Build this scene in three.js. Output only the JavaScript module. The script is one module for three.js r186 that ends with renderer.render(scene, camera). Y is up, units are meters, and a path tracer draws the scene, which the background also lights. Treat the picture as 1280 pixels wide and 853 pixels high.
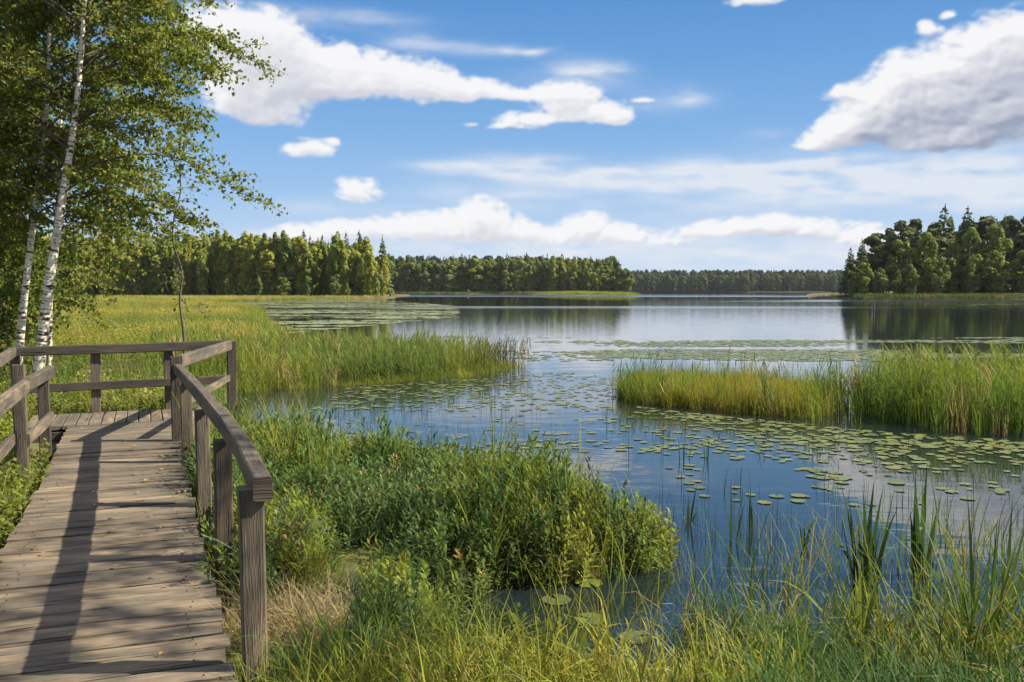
import * as THREE from 'three';
import { mergeGeometries } from 'three/addons/utils/BufferGeometryUtils.js';

// ------------------------------------------------------------ camera, sky, sun, exposure
const scene = new THREE.Scene();
const renderer = new THREE.WebGLRenderer({ antialias: true });
renderer.setSize(1024, 682);
renderer.toneMapping = THREE.LinearToneMapping;
const EXPOSURE = 2.35;
renderer.toneMappingExposure = EXPOSURE;
renderer.shadowMap.enabled = true;
const camera = new THREE.PerspectiveCamera(42.38, 1024 / 682, 0.1, 6000);
camera.position.set(0, 2.1, 0);
camera.rotation.set(-3.303 * Math.PI / 180, 0, 0);

const SUN_AZIMUTH = 89, SUN_HEIGHT = 40;   // degrees; azimuth clockwise from the view direction (-z)
const sunDir = new THREE.Vector3(Math.sin(SUN_AZIMUTH * Math.PI / 180) * Math.cos(SUN_HEIGHT * Math.PI / 180), Math.sin(SUN_HEIGHT * Math.PI / 180), -Math.cos(SUN_AZIMUTH * Math.PI / 180) * Math.cos(SUN_HEIGHT * Math.PI / 180));
const sun = new THREE.DirectionalLight(new THREE.Color(1, 0.90, 0.72), 5);
sun.position.copy(sunDir).multiplyScalar(120);
sun.castShadow = true;
sun.shadow.mapSize.set(4096, 4096);
Object.assign(sun.shadow.camera, { left: -60, right: 60, top: 60, bottom: -60, near: 1, far: 300 });
scene.add(sun, sun.target);

// small tools: seeded random numbers and noise
function rand(seed) { let a = seed >>> 0; return () => { a = (a + 0x6D2B79F5) >>> 0; let t = a; t = Math.imul(t ^ (t >>> 15), t | 1); t ^= t + Math.imul(t ^ (t >>> 7), t | 61); return ((t ^ (t >>> 14)) >>> 0) / 4294967296; }; }
const clamp = (x, a = 0, b = 1) => Math.min(b, Math.max(a, x));
const mix = (a, b, t) => a + (b - a) * t;
const smooth = (a, b, x) => { const t = clamp((x - a) / (b - a)); return t * t * (3 - 2 * t); };
const HASH = new Float32Array(65536); { const r = rand(77); for (let i = 0; i < 65536; i++) HASH[i] = r() * 2 - 1; }
const hash2 = (ix, iy) => HASH[((ix * 73 + iy * 9277) ^ (iy * 151)) & 65535];
function noise(x, y) {
  const ix = Math.floor(x), iy = Math.floor(y), fx = x - ix, fy = y - iy, u = fx * fx * (3 - 2 * fx), v = fy * fy * (3 - 2 * fy);
  return mix(mix(hash2(ix, iy), hash2(ix + 1, iy), u), mix(hash2(ix, iy + 1), hash2(ix + 1, iy + 1), u), v);
}
function fbm(x, y, n = 5) { let s = 0, a = 0.5; for (let i = 0; i < n; i++) { s += a * noise(x, y); const t = x * 1.6 + y * 1.2 + 13.7; y = y * 1.6 - x * 1.2 + 7.3; x = t; a *= 0.5; } return s; }
// noise that repeats after p cells, for textures
function tnoise(x, y, px, py) {
  const ix = Math.floor(x), iy = Math.floor(y), fx = x - ix, fy = y - iy, u = fx * fx * (3 - 2 * fx), v = fy * fy * (3 - 2 * fy);
  const m = (a, p) => ((a % p) + p) % p, h = (a, b) => hash2(m(a, px), m(b, py) + 311);
  return mix(mix(h(ix, iy), h(ix + 1, iy), u), mix(h(ix, iy + 1), h(ix + 1, iy + 1), u), v);
}
function tfbm(x, y, px, py, n) { let s = 0, a = 0.5; for (let i = 0; i < n; i++) { s += a * tnoise(x, y, px, py); x *= 2; y *= 2; px *= 2; py *= 2; a *= 0.5; } return s; }
const lin = (c) => (c <= 0.04045 ? c / 12.92 : Math.pow((c + 0.055) / 1.055, 2.4));
const srgb = (r, g, b) => [lin(r / 255), lin(g / 255), lin(b / 255)];

// clouds by azimuth, elevation, half width, half height (degrees), strength
const CUMULUS = [
  [-17.6, 15.12, 2.6, 1.7, 1.2], [-15.0, 14.63, 2.6, 1.8, 1.2], [-15.3, 12.54, 2.9, 2.1, 1.2], [-17.0, 11.52, 1.88, 1.63, 1], [-12.1, 13.0, 2.9, 1.6, 1.15],
  [-9.2, 13.1, 3.1, 1.55, 1.1], [-6.1, 12.8, 3.1, 1.3, 1.1], [-3.1, 12.54, 2.81, 0.77, 1], [0.5, 12.22, 2.82, 0.48, 0.9], [-14.8, 10.55, 1.44, 0.76, 0.9],
  [3.7, 11.85, 2.0, 1.25, 1.15], [5.7, 10.95, 1.63, 0.68, 1], [1.6, 10.80, 2.46, 0.49, 0.9], [0.0, 10.31, 1.54, 0.25, 0.8], [6.6, 10.74, 1.12, 0.58, 0.8],
  [8.2, 11.76, 1.11, 0.24, 0.7], [-12.8, 8.71, 1.6, 0.85, 0.78], [-11.2, 9.20, 0.45, 0.29, 0.7], [-9.8, 6.18, 1.50, 0.95, 0.95], [0.0, 10.61, 0.41, 0.20, 0.6],
  [-2.6, 10.55, 0.41, 0.15, 0.5], [15.2, 17.21, 1.62, 0.40, 1], [25.0, 14.79, 0.63, 0.55, 0.8], [26.1, 15.54, 0.41, 0.25, 0.7], [26.0, 14.08, 0.41, 0.34, 0.6],
  [28.2, 13.40, 1.99, 1.52, 1.2], [29.6, 12.39, 1.94, 2.10, 1.2], [27.2, 11.59, 2.43, 1.95, 1.2], [23.7, 12.37, 1.72, 1.33, 1.2], [25.0, 10.26, 2.95, 2.01, 1.2],
  [22.4, 10.91, 1.76, 1.27, 1.1], [20.4, 11.61, 0.99, 0.55, 0.9], [21.1, 9.40, 2.01, 1.20, 1.2], [18.9, 8.93, 1.29, 0.66, 1], [28.7, 9.9, 2.77, 1.9, 1.2],
  [31.2, 11.6, 2.4, 2.9, 1.2], [25.9, 8.49, 2.92, 0.90, 1.1], [-2.1, 4.54, 2.07, 1.25, 1.1], [-4.4, 3.86, 3.09, 1.12, 1.1],
  [-7.2, 3.64, 3.06, 0.92, 0.65], [-10.8, 3.70, 3.00, 0.81, 0.9], [-13.7, 3.41, 2.93, 0.70, 0.6], [0.5, 3.51, 2.33, 0.82, 1], [2.8, 3.10, 1.55, 0.62, 0.5],
  [4.9, 3.86, 1.54, 1.1, 1.1], [7.0, 3.44, 1.84, 0.76, 1], [9.8, 3.11, 2.01, 0.61, 0.45], [13.2, 3.67, 2.21, 0.70, 0.9], [16.1, 3.97, 2.39, 0.64, 0.95],
  [19.0, 3.66, 2.08, 0.68, 0.6], [21.7, 3.03, 2.01, 0.76, 0.8]
];
const STRATUS = [
  [-10.1, 16.50, 3.46, 0.45, 0.6], [-14.0, 16.95, 2.88, 0.40, 0.5], [-6.1, 15.41, 1.82, 0.37, 0.6], [-2.6, 15.02, 3.06, 0.38, 0.45], [-0.3, 15.12, 1.33, 0.23, 0.6],
  [1.6, 14.93, 0.72, 0.19, 0.7], [4.1, 13.77, 2.24, 0.66, 0.75], [6.1, 14.01, 1.32, 0.28, 0.5], [10.2, 11.89, 2.19, 0.67, 0.7], [2.6, 13.02, 3.58, 0.77, 0.4],
  [-3.1, 7.62, 3.60, 0.50, 0.75], [1.0, 7.93, 3.60, 0.65, 0.8], [5.7, 7.19, 5.61, 0.60, 0.85], [11.2, 7.09, 5.45, 0.84, 0.9], [16.1, 6.75, 5.23, 1.07, 1],
  [21.6, 6.72, 4.90, 1.22, 1], [26.0, 6.14, 4.59, 1.37, 1], [29.6, 7.04, 2.73, 1.14, 1], [29.2, 5.52, 3.54, 0.89, 0.9], [0.0, 6.07, 6.18, 0.71, 0.55],
  [18.4, 7.67, 1.86, 0.38, 0.8], [13.2, 5.16, 7.80, 0.69, 0.4], [-4.1, 2.63, 13.18, 1.03, 0.6], [11.3, 2.69, 12.78, 1.31, 0.6], [21.7, 2.07, 8.92, 1.06, 0.6],
  [-10.7, 5.11, 4.49, 0.70, 0.35], [16.0, 9.45, 2.85, 0.38, 0.15]
];

function billow(x, y, n = 4) {   // rounded heaps: distance to the nearest of scattered points, several sizes
  let s = 0, amp = 0.5;
  for (let o = 0; o < n; o++) {
    const ix = Math.floor(x), iy = Math.floor(y);
    let best = 4;
    for (let j = -1; j < 2; j++) for (let i = -1; i < 2; i++) { const cx = ix + i, cy = iy + j, dx = cx + 0.5 + 0.45 * hash2(cx + o * 31, cy) - x, dy = cy + 0.5 + 0.45 * hash2(cx, cy + 77 + o * 13) - y, q = dx * dx + dy * dy; if (q < best) best = q; }
    s += amp * (0.55 - Math.min(best, 1.1)); x = x * 2.1 + 5.3; y = y * 2.1 + 1.7; amp *= 0.5;
  }
  return s;
}
function cumulusField(a, e) {
  let f = 0;
  for (const [ca, ce, ra, re, w] of CUMULUS) {
    const x = (a - ca) / ra, d = e - ce, y = d / (d < 0 ? re * 0.6 : re), q = x * x + y * y;
    if (q < 6) f += w * Math.exp(-1.15 * q);
  }
  return f;
}
function cumulusDensity(a, e, fine = 6) {
  const wa = a + 0.6 * fbm(a * 0.55 + 3, e * 0.8 + 9, 3), we = e + 0.35 * fbm(a * 0.55 + 40, e * 0.8 + 2, 3);
  const field = Math.min(cumulusField(wa, we), 1.35), k = mix(2.1, 1, smooth(2.5, 8, e));
  if (field < 0.03) return -0.4;
  return field - 0.46 + smooth(0.03, 0.32, field) * (0.85 * billow(wa * 0.62 * k + 4, we * 0.85 * k + 2, fine > 4 ? 5 : fine) + 0.2 * fbm(a * 0.8 * k + 5, e * 1.3 * k + 11, 3) + (fine > 4 ? 0.34 * fbm(a * 2.2 + 15, e * 3.8 + 1, 5) : 0));
}
function stratusDensity(a, e) {
  const wa = a + 1.6 * fbm(a * 0.2 + 8, e * 0.5 + 1, 3), we = e + 0.35 * fbm(a * 0.3 + 21, e * 0.8 + 5, 4);
  let f = 0;
  for (const [ca, ce, ra, re, w] of STRATUS) {
    const x = (wa - ca) / ra, y = (we - ce) / re, q = x * x + y * y;
    if (q < 6) f += w * Math.exp(-q);
  }
  return Math.min(f, 1.1) * (0.72 + 0.75 * fbm(a * 0.45 + e * 0.3, e * 2.1 + 31, 5));
}
function skyTexture() {
  const W = 4096, H = 2048, data = new Float32Array(W * H * 4);
  const stops = [[0, srgb(205, 221, 240)], [3, srgb(188, 212, 240)], [6, srgb(160, 198, 238)], [10, srgb(132, 180, 230)], [14, srgb(110, 164, 222)], [18, srgb(92, 149, 212)], [30, srgb(70, 127, 199)], [60, srgb(48, 100, 178)], [90, srgb(42, 92, 170)]];
  const white = srgb(247, 247, 249), grey = srgb(150, 161, 186), veil = srgb(228, 234, 243);
  for (let row = 0; row < H; row++) {
    const el = ((row + 0.5) / H - 0.5) * 180;
    let k = 0;
    const e0 = Math.max(el, 0);
    while (k < stops.length - 2 && stops[k + 1][0] < e0) k++;
    const t = clamp((e0 - stops[k][0]) / (stops[k + 1][0] - stops[k][0]));
    const base = [0, 1, 2].map((c) => mix(stops[k][1][c], stops[k + 1][1][c], t));
    for (let col = 0; col < W; col++) {
      let az = ((col + 0.5) / W - 0.5) * 360 + 90;
      if (az > 180) az -= 360;
      const o = (row * W + col) * 4;
      let r = base[0], g = base[1], b = base[2];
      if (el > -0.2) {
        let s = 0, d = 0, lift = 1;
        const inside = smooth(46, 34, Math.abs(az)) * smooth(25, 19, el);
        if (inside > 0) {
          s = clamp(stratusDensity(az, el)) * inside;
          d = cumulusDensity(az, el);
          if (d > -0.15) { const q = cumulusDensity(az, el, 4); lift = 0.93 + clamp(0.9 * (q - cumulusDensity(az - 0.22, el + 0.3, 4)), -0.3, 0.3) - 0.3 * clamp(cumulusDensity(az - 0.5, el + 1.1, 3)) - 0.3 * clamp(cumulusDensity(az - 0.8, el + 2.4, 3)); }
          d = mix(-0.2, Math.min(d, 1), inside);
        }
        if (inside < 1) {   // the same kind of broken clouds everywhere else
          const y = Math.max(Math.sin(el * Math.PI / 180), 0.0) + 0.12, R = az * Math.PI / 180;
          const x = Math.cos(el * Math.PI / 180) * Math.sin(R) / y, z = Math.cos(el * Math.PI / 180) * Math.cos(R) / y;
          const n = fbm(x * 0.9 + 60, z * 0.9 + 20, 6);
          d = Math.max(d, mix(-0.2, clamp((n - 0.02) * 2.6, -0.2), 1 - inside));
          if (inside < 0.5) lift = 0.95 - n * 1.3;
          s = Math.max(s, (0.35 * smooth(14, 0, el) + clamp(fbm(x * 0.5 + 9, z * 1.6, 4) * 1.3)) * (1 - inside) * 0.8);
        }
        s = clamp(s * 1.15) * 0.9;
        r = mix(r, veil[0], s); g = mix(g, veil[1], s); b = mix(b, veil[2], s);
        const cover = smooth(-0.2, 0.5, d), thick = mix(0.55, 1, smooth(4, 17, az)), lit = clamp(1 - thick * (1 - clamp(lift)));
        r = mix(r, mix(grey[0], white[0], lit), cover); g = mix(g, mix(grey[1], white[1], lit), cover); b = mix(b, mix(grey[2], white[2], lit), cover);
      }
      data[o] = r / EXPOSURE; data[o + 1] = g / EXPOSURE; data[o + 2] = b / EXPOSURE; data[o + 3] = 1;
    }
  }
  const tex = new THREE.DataTexture(data, W, H, THREE.RGBAFormat, THREE.FloatType);
  tex.mapping = THREE.EquirectangularReflectionMapping;
  tex.magFilter = tex.minFilter = THREE.LinearFilter;
  tex.needsUpdate = true;
  return tex;
}
scene.background = skyTexture();
scene.environment = scene.background;

// ------------------------------------------------------------ naming
const taken = new Map();
function numbered(name) { const n = taken.get(name) ?? 0; taken.set(name, n + 1); return n ? name + '_' + String(n).padStart(3, '0') : name; }
function tag(o, name, label, category, group) { o.name = numbered(name); o.userData.label = label; o.userData.category = category; if (group) o.userData.group = group; scene.add(o); return o; }
function kind(o, name, k, label, category) { o.name = numbered(name); o.userData.kind = k; if (label) o.userData.label = label; if (category) o.userData.category = category; scene.add(o); return o; }
function part(parent, name, geometry, material) { const m = new THREE.Mesh(geometry, material); m.name = name; m.castShadow = m.receiveShadow = true; parent.add(m); return m; }

// ------------------------------------------------------------ geometry tools
class Faces {   // triangles with smooth normals along ribbons
  constructor() { this.p = []; this.n = []; this.i = []; this.uv = []; }
  vert(x, y, z, nx, ny, nz, u = 0, v = 0) { this.p.push(x, y, z); this.n.push(nx, ny, nz); this.uv.push(u, v); return this.p.length / 3 - 1; }
  tri(a, b, c) { this.i.push(a, b, c); }
  build(withUv = false) {
    const g = new THREE.BufferGeometry();
    g.setAttribute('position', new THREE.Float32BufferAttribute(this.p, 3));
    g.setAttribute('normal', new THREE.Float32BufferAttribute(this.n, 3));
    if (withUv) g.setAttribute('uv', new THREE.Float32BufferAttribute(this.uv, 2));
    g.setIndex(this.i);
    return g;
  }
  // a blade that rises from a point, leans towards `az` by `lean` radians and bends on by `bend`; shape(t) gives the width share
  blade(x, y, z, az, lean, bend, length, width, segs, shape, twist = 0) {
    const ca = Math.cos(az), sa = Math.sin(az), step = length / segs;
    let px = x, py = y, pz = z, prev = null;
    for (let k = 0; k <= segs; k++) {
      const t = k / segs, ang = lean + bend * t * t, h = Math.sin(ang), up = Math.cos(ang), tw = twist * t;
      // across the blade and its normal
      const ax = -sa * Math.cos(tw) + ca * up * Math.sin(tw), ay = -h * Math.sin(tw), azz = ca * Math.cos(tw) + sa * up * Math.sin(tw);
      const nx = ay * sa * h - azz * up, ny = azz * ca * h - ax * sa * h, nz = ax * up - ay * ca * h;
      const w = width * 0.5 * shape(t);
      if (k === segs || w < 1e-4) {
        const c = this.vert(px, py, pz, nx, ny, nz, 0.5, t);
        if (prev) { this.tri(prev[0], prev[1], c); prev = k === segs ? null : [c, c]; } else prev = [c, c];
      } else {
        const a = this.vert(px - ax * w, py - ay * w, pz - azz * w, nx, ny, nz, 0, t), b = this.vert(px + ax * w, py + ay * w, pz + azz * w, nx, ny, nz, 1, t);
        if (prev) { if (prev[0] !== prev[1]) this.tri(prev[0], prev[1], b); this.tri(prev[0], b, a); }
        prev = [a, b];
      }
      const a2 = lean + bend * (t + 0.5 / segs) ** 2;
      px += ca * Math.sin(a2) * step; pz += sa * Math.sin(a2) * step; py += Math.cos(a2) * step;
    }
    return [px, py, pz];
  }
  tube(points, radii, sides = 5) {   // uv in metres
    let last = null, along = 0;
    const up = new THREE.Vector3(), a = new THREE.Vector3(), b = new THREE.Vector3(), d = new THREE.Vector3();
    for (let k = 0; k < points.length; k++) {
      d.copy(points[Math.min(k + 1, points.length - 1)]).sub(points[Math.max(k - 1, 0)]).normalize();
      up.set(Math.abs(d.y) > 0.9 ? 1 : 0, Math.abs(d.y) > 0.9 ? 0 : 1, 0);
      a.crossVectors(d, up).normalize(); b.crossVectors(d, a);
      if (k) along += points[k].distanceTo(points[k - 1]);
      const ring = [];
      for (let s = 0; s <= sides; s++) {
        const t = s / sides * Math.PI * 2, c = Math.cos(t), q = Math.sin(t), nx = a.x * c + b.x * q, ny = a.y * c + b.y * q, nz = a.z * c + b.z * q;
        ring.push(this.vert(points[k].x + nx * radii[k], points[k].y + ny * radii[k], points[k].z + nz * radii[k], nx, ny, nz, s / sides, along));
      }
      if (last) for (let s = 0; s < sides; s++) { this.tri(last[s], last[s + 1], ring[s]); this.tri(last[s + 1], ring[s + 1], ring[s]); }
      last = ring;
    }
  }
}
const V = (x, y, z) => new THREE.Vector3(x, y, z);
// a sawn timber swept along points: chamfered cross-section, edges a little uneven, uv in metres
function timber(points, w, h, seed, chamfer = 0.006, rough = 0.002) {
  const r = rand(seed), f = new Faces(), cs = [];
  const hw = w / 2, hh = h / 2, c = chamfer;
  const prof = [[-hw, -hh + c], [-hw, hh - c], [-hw + c, hh], [hw - c, hh], [hw, hh - c], [hw, -hh + c], [hw - c, -hh], [-hw + c, -hh]];
  const off = r() * 7, side = r() * 7, d = V(), across = V(), up = V();
  let along = 0;
  const pos = [], uv = [], idx = [];
  const rings = points.map((p, k) => {
    d.copy(points[Math.min(k + 1, points.length - 1)]).sub(points[Math.max(k - 1, 0)]).normalize();
    if (Math.abs(d.y) > 0.9) across.set(1, 0, 0); else across.set(-d.z, 0, d.x).normalize();
    up.crossVectors(across, d).normalize();
    if (k) along += p.distanceTo(points[k - 1]);
    return prof.map(([x, y]) => { const jx = x + (r() - 0.5) * rough * 2, jy = y + (r() - 0.5) * rough * 2; return [p.x + across.x * jx + up.x * jy, p.y + across.y * jx + up.y * jy, p.z + across.z * jx + up.z * jy, along]; });
  });
  const push = (q, u, v) => { pos.push(q[0], q[1], q[2]); uv.push(u, v); return pos.length / 3 - 1; };
  for (let k = 0; k + 1 < rings.length; k++) {
    let s = side;
    for (let j = 0; j < 8; j++) {
      const j2 = (j + 1) % 8, len = Math.hypot(prof[j][0] - prof[j2][0], prof[j][1] - prof[j2][1]);
      const a = push(rings[k][j], off + rings[k][j][3], s), b = push(rings[k][j2], off + rings[k][j2][3], s + len), cc = push(rings[k + 1][j2], off + rings[k + 1][j2][3], s + len), dd = push(rings[k + 1][j], off + rings[k + 1][j][3], s);
      idx.push(a, b, cc, a, cc, dd);
      s += len;
    }
  }
  for (const [ring, flip] of [[rings[0], 0], [rings[rings.length - 1], 1]]) {
    const v = ring.map((q, j) => push(q, off + prof[j][0] * 0.3, side + prof[j][1]));
    for (let j = 1; j < 7; j++) flip ? idx.push(v[0], v[j], v[j + 1]) : idx.push(v[0], v[j + 1], v[j]);
  }
  const g = new THREE.BufferGeometry();
  g.setAttribute('position', new THREE.Float32BufferAttribute(pos, 3));
  g.setAttribute('uv', new THREE.Float32BufferAttribute(uv, 2));
  g.setIndex(idx);
  const flat = g.toNonIndexed();
  flat.computeVertexNormals();
  return flat;
}
// scattering
function inPoly(poly, x, y) { let c = false; for (let i = 0, j = poly.length - 1; i < poly.length; j = i++) { const [xi, yi] = poly[i], [xj, yj] = poly[j]; if (yi > y !== yj > y && x < ((xj - xi) * (y - yi)) / (yj - yi) + xi) c = !c; } return c; }
function edgeDistance(poly, x, y) {
  let best = 1e9;
  for (let i = 0, j = poly.length - 1; i < poly.length; j = i++) {
    const [ax, ay] = poly[j], [bx, by] = poly[i], dx = bx - ax, dy = by - ay, t = clamp(((x - ax) * dx + (y - ay) * dy) / (dx * dx + dy * dy));
    best = Math.min(best, (x - ax - dx * t) ** 2 + (y - ay - dy * t) ** 2);
  }
  return Math.sqrt(best);
}
function scatter(poly, n, r, keep = () => true) {
  const xs = poly.map((p) => p[0]), ys = poly.map((p) => p[1]), x0 = Math.min(...xs), x1 = Math.max(...xs), y0 = Math.min(...ys), y1 = Math.max(...ys), out = [];
  for (let tries = 0; out.length < n && tries < n * 60; tries++) { const x = mix(x0, x1, r()), y = mix(y0, y1, r()); if (inPoly(poly, x, y) && keep(x, y, r)) out.push([x, y]); }
  return out;
}
function copies(name, geometry, material, list) {   // list of {x, y, z, turn, s, sy, lean, leanTo, color}
  const m = new THREE.InstancedMesh(geometry, material, list.length), M = new THREE.Matrix4(), Q = new THREE.Quaternion(), Q2 = new THREE.Quaternion(), P = V(), S = V(), axis = V(), Y = V(0, 1, 0), col = new THREE.Color();
  list.forEach((o, k) => {
    Q.setFromAxisAngle(Y, o.turn ?? 0);
    if (o.lean) { axis.set(Math.cos(o.leanTo ?? 0), 0, Math.sin(o.leanTo ?? 0)); Q2.setFromAxisAngle(axis, o.lean); Q.premultiply(Q2); }
    M.compose(P.set(o.x, o.y, o.z), Q, S.set(o.s, o.sy ?? o.s, o.s));
    m.setMatrixAt(k, M);
    m.setColorAt(k, col.setRGB(...o.color));
  });
  m.name = name; m.castShadow = m.receiveShadow = true;
  return m;
}
const vary = (c, r, amount = 0.25, hue = 0.12) => { const k = 1 + (r() * 2 - 1) * amount, h = (r() * 2 - 1) * hue; return [c[0] * k * (1 + h), c[1] * k, c[2] * k * (1 - h)]; };

// ------------------------------------------------------------ materials
function texture(W, H, fn, color) {
  const data = new Uint8Array(W * H * 4);
  for (let y = 0; y < H; y++) for (let x = 0; x < W; x++) { const c = fn(x / W, y / H), o = (y * W + x) * 4; for (let k = 0; k < 3; k++) data[o + k] = clamp(c[k] ?? c[0]) * 255; data[o + 3] = 255; }
  const t = new THREE.DataTexture(data, W, H);
  t.wrapS = t.wrapT = THREE.RepeatWrapping; t.magFilter = THREE.LinearFilter; t.minFilter = THREE.LinearMipmapLinearFilter;
  if (color) t.colorSpace = THREE.SRGBColorSpace;
  t.needsUpdate = true;
  return t;
}
// weathered timber: long grain, checks along it, knots, grey silvering and brown patches; one tile is 2 m by 0.5 m
const grain = (u, v) => {
  const w = tfbm(u * 4, v * 8, 4, 8, 3) * 0.35;
  const fine = tnoise(u * 40, (v + w * 0.05) * 250, 40, 250) * 0.6 + tnoise(u * 14, (v + w * 0.1) * 110, 14, 110) * 0.6;
  const patch = tfbm(u * 6 + 0.3, v * 6, 6, 6, 4);
  const check = smooth(0.70, 0.84, tnoise(u * 6, (v + w * 0.06) * 70, 6, 70) + 0.25 * tnoise(u * 30, v * 70, 30, 70));
  return { fine, patch, check };
};
const woodMap = texture(1024, 512, (u, v) => {
  const { fine, patch, check } = grain(u, v), g = 0.62 + fine * 0.09 + patch * 0.24 - check * 0.26, b = clamp(0.5 + patch * 1.2);
  const lichen = smooth(0.34, 0.5, tfbm(u * 9, v * 7, 9, 7, 4)) * 0.35;
  return [g * mix(0.98, 1.02, b) - lichen * 0.1, g * mix(0.95, 0.94, b) + lichen * 0.02, g * mix(0.91, 0.83, b) - lichen * 0.10];
}, true);
const woodBump = texture(1024, 512, (u, v) => { const { fine, patch, check } = grain(u, v); return [0.6 + fine * 0.25 + patch * 0.1 - check * 0.5]; });
for (const t of [woodMap, woodBump]) t.repeat.set(0.5, 2);
const wood = (r, g, b) => { const m = new THREE.MeshStandardMaterial({ color: new THREE.Color(r, g, b), map: woodMap, bumpMap: woodBump, bumpScale: 0.006, roughness: 0.82 }); return m; };
const plankWoods = [wood(0.40, 0.36, 0.30), wood(0.48, 0.43, 0.355), wood(0.30, 0.27, 0.23), wood(0.43, 0.385, 0.325), wood(0.36, 0.315, 0.255)];
const railWoods = [wood(0.245, 0.22, 0.185), wood(0.17, 0.155, 0.13), wood(0.32, 0.29, 0.245)];

const leafy = (o = {}) => new THREE.MeshPhysicalMaterial({ color: 0xffffff, roughness: 1, transmission: 0.45, thickness: 0, side: THREE.DoubleSide, clearcoat: 0.05, clearcoatRoughness: 0.4, specularIntensity: 0.35, ...o });
const leafMat = leafy(), grassMat = leafy({ transmission: 0.42 }), needleMat = leafy({ transmission: 0.3, clearcoat: 0 }), farLeafMat = leafy({ transmission: 0.4, clearcoat: 0 });
const barkMat = new THREE.MeshStandardMaterial({ color: new THREE.Color(0.09, 0.07, 0.055), roughness: 0.95 });
const birchBark = texture(128, 1024, (u, v) => {   // 3 m of stem
  const n = tfbm(u * 6, v * 40, 6, 40, 3), line = smooth(0.42, 0.62, tnoise(u * 2, v * 150, 2, 150) + 0.3 * tnoise(u * 14, v * 160, 14, 160));
  const scar = smooth(0.30, 0.42, tfbm(u * 3, v * 44, 3, 44, 4)), g = 0.86 + n * 0.12, k = clamp(line * 0.75 + scar * 0.9);
  return [mix(g, 0.2, k), mix(g * 0.97, 0.17, k), mix(g * 0.91, 0.14, k)];
}, true);
birchBark.repeat.set(1, 1 / 3);
const birchMat = new THREE.MeshStandardMaterial({ map: birchBark, color: new THREE.Color(0.9, 0.88, 0.84), roughness: 0.75 });

// ------------------------------------------------------------ the setting: land and lake
// shores as seen from above, x to the right and depth away from the camera, metres
const NEAR_BANK = [[60, -40], [60, 6.5], [8, 6], [5.6, 5.2], [4.7, 4.2], [2.6, 3.6], [1.3, 4.0], [0.4, 4.4], [-0.35, 4.8], [-0.6, 5.5], [-0.1, 6.1], [0.7, 6.3], [1.15, 6.5], [1.25, 6.9], [0.8, 7.6], [-0.1, 8.3], [-0.9, 8.8], [-1.8, 9.4], [-2.7, 10.2], [-3.5, 11.2], [-4.5, 13.4], [-5.2, 16], [-5.6, 18.5], [-6.5, 21], [-8.5, 26], [-11, 40], [-17, 55], [-25, 85], [-40, 115], [-52, 150], [-44, 190], [-33, 214], [-30, 232], [-45, 420], [-300, 520], [-1400, 600], [-1400, -40]];
const MID_SHORE = [[-600, 480], [-120, 470], [-30, 466], [10, 440], [26, 340], [44, 326], [50, 336], [46, 380], [62, 450], [70, 480], [75, 640], [-600, 1200]];
const FAR_SHORE = [[-2600, 1000], [-200, 990], [200, 1010], [420, 1000], [800, 960], [2600, 800], [2600, 3600], [-2600, 3600]];
const EAST_SHORE = [[76, 226], [84, 213], [100, 208], [135, 203], [220, 190], [900, 150], [900, 900], [160, 480], [98, 290]];
const LANDS = [[NEAR_BANK, 0.26, 0], [MID_SHORE, 0.5, 0.028], [FAR_SHORE, 0.5, 0.03], [EAST_SHORE, 0.5, 0.03]];
function landHeight(x, d) {
  let h = -0.7;
  for (const [poly, top, rise] of LANDS) {
    const e = edgeDistance(poly, x, d), s = inPoly(poly, x, d) ? e : -e;
    const wide = poly === NEAR_BANK ? 0.9 : 3;
    if (s > -wide) h = Math.max(h, mix(-0.7, top, smooth(-wide, wide * 0.7, s)) + (s > 4 ? Math.min((s - 4) * rise, 9) : 0));
  }
  if (h > 0) h += 0.06 * fbm(x * 0.5, d * 0.5, 3);
  return h;
}
{
  const NA = 420, NR = 150, pos = [], uv = [], idx = [];
  for (let i = 0; i <= NR; i++) for (let j = 0; j <= NA; j++) {
    const rad = i ? 0.5 * Math.pow(7000, (i - 1) / (NR - 1)) : 0, a = j / NA * Math.PI * 2, x = Math.sin(a) * rad, d = Math.cos(a) * rad;
    pos.push(x, landHeight(x, d), -d); uv.push(x / 6, d / 6);
    if (i && j) { const q = i * (NA + 1) + j, p = q - NA - 1; idx.push(p - 1, p, q, p - 1, q, q - 1); }
  }
  const g = new THREE.BufferGeometry();
  g.setAttribute('position', new THREE.Float32BufferAttribute(pos, 3)); g.setAttribute('uv', new THREE.Float32BufferAttribute(uv, 2)); g.setIndex(idx);
  g.computeVertexNormals();
  const soil = texture(512, 512, (u, v) => { const n = tfbm(u * 7, v * 7, 7, 7, 6), m = tfbm(u * 40, v * 40, 40, 40, 3), k = smooth(-0.2, 0.3, n + m * 0.4); return [mix(0.27, 0.36, k) + m * 0.12, mix(0.24, 0.37, k) + m * 0.12, mix(0.15, 0.16, k) + m * 0.06]; }, true);
  const ground = new THREE.Mesh(g, new THREE.MeshStandardMaterial({ map: soil, roughness: 1 }));
  ground.receiveShadow = true;
  kind(ground, 'ground', 'structure', 'low grassy lake bank and the shores around the lake', 'ground');
}
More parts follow.
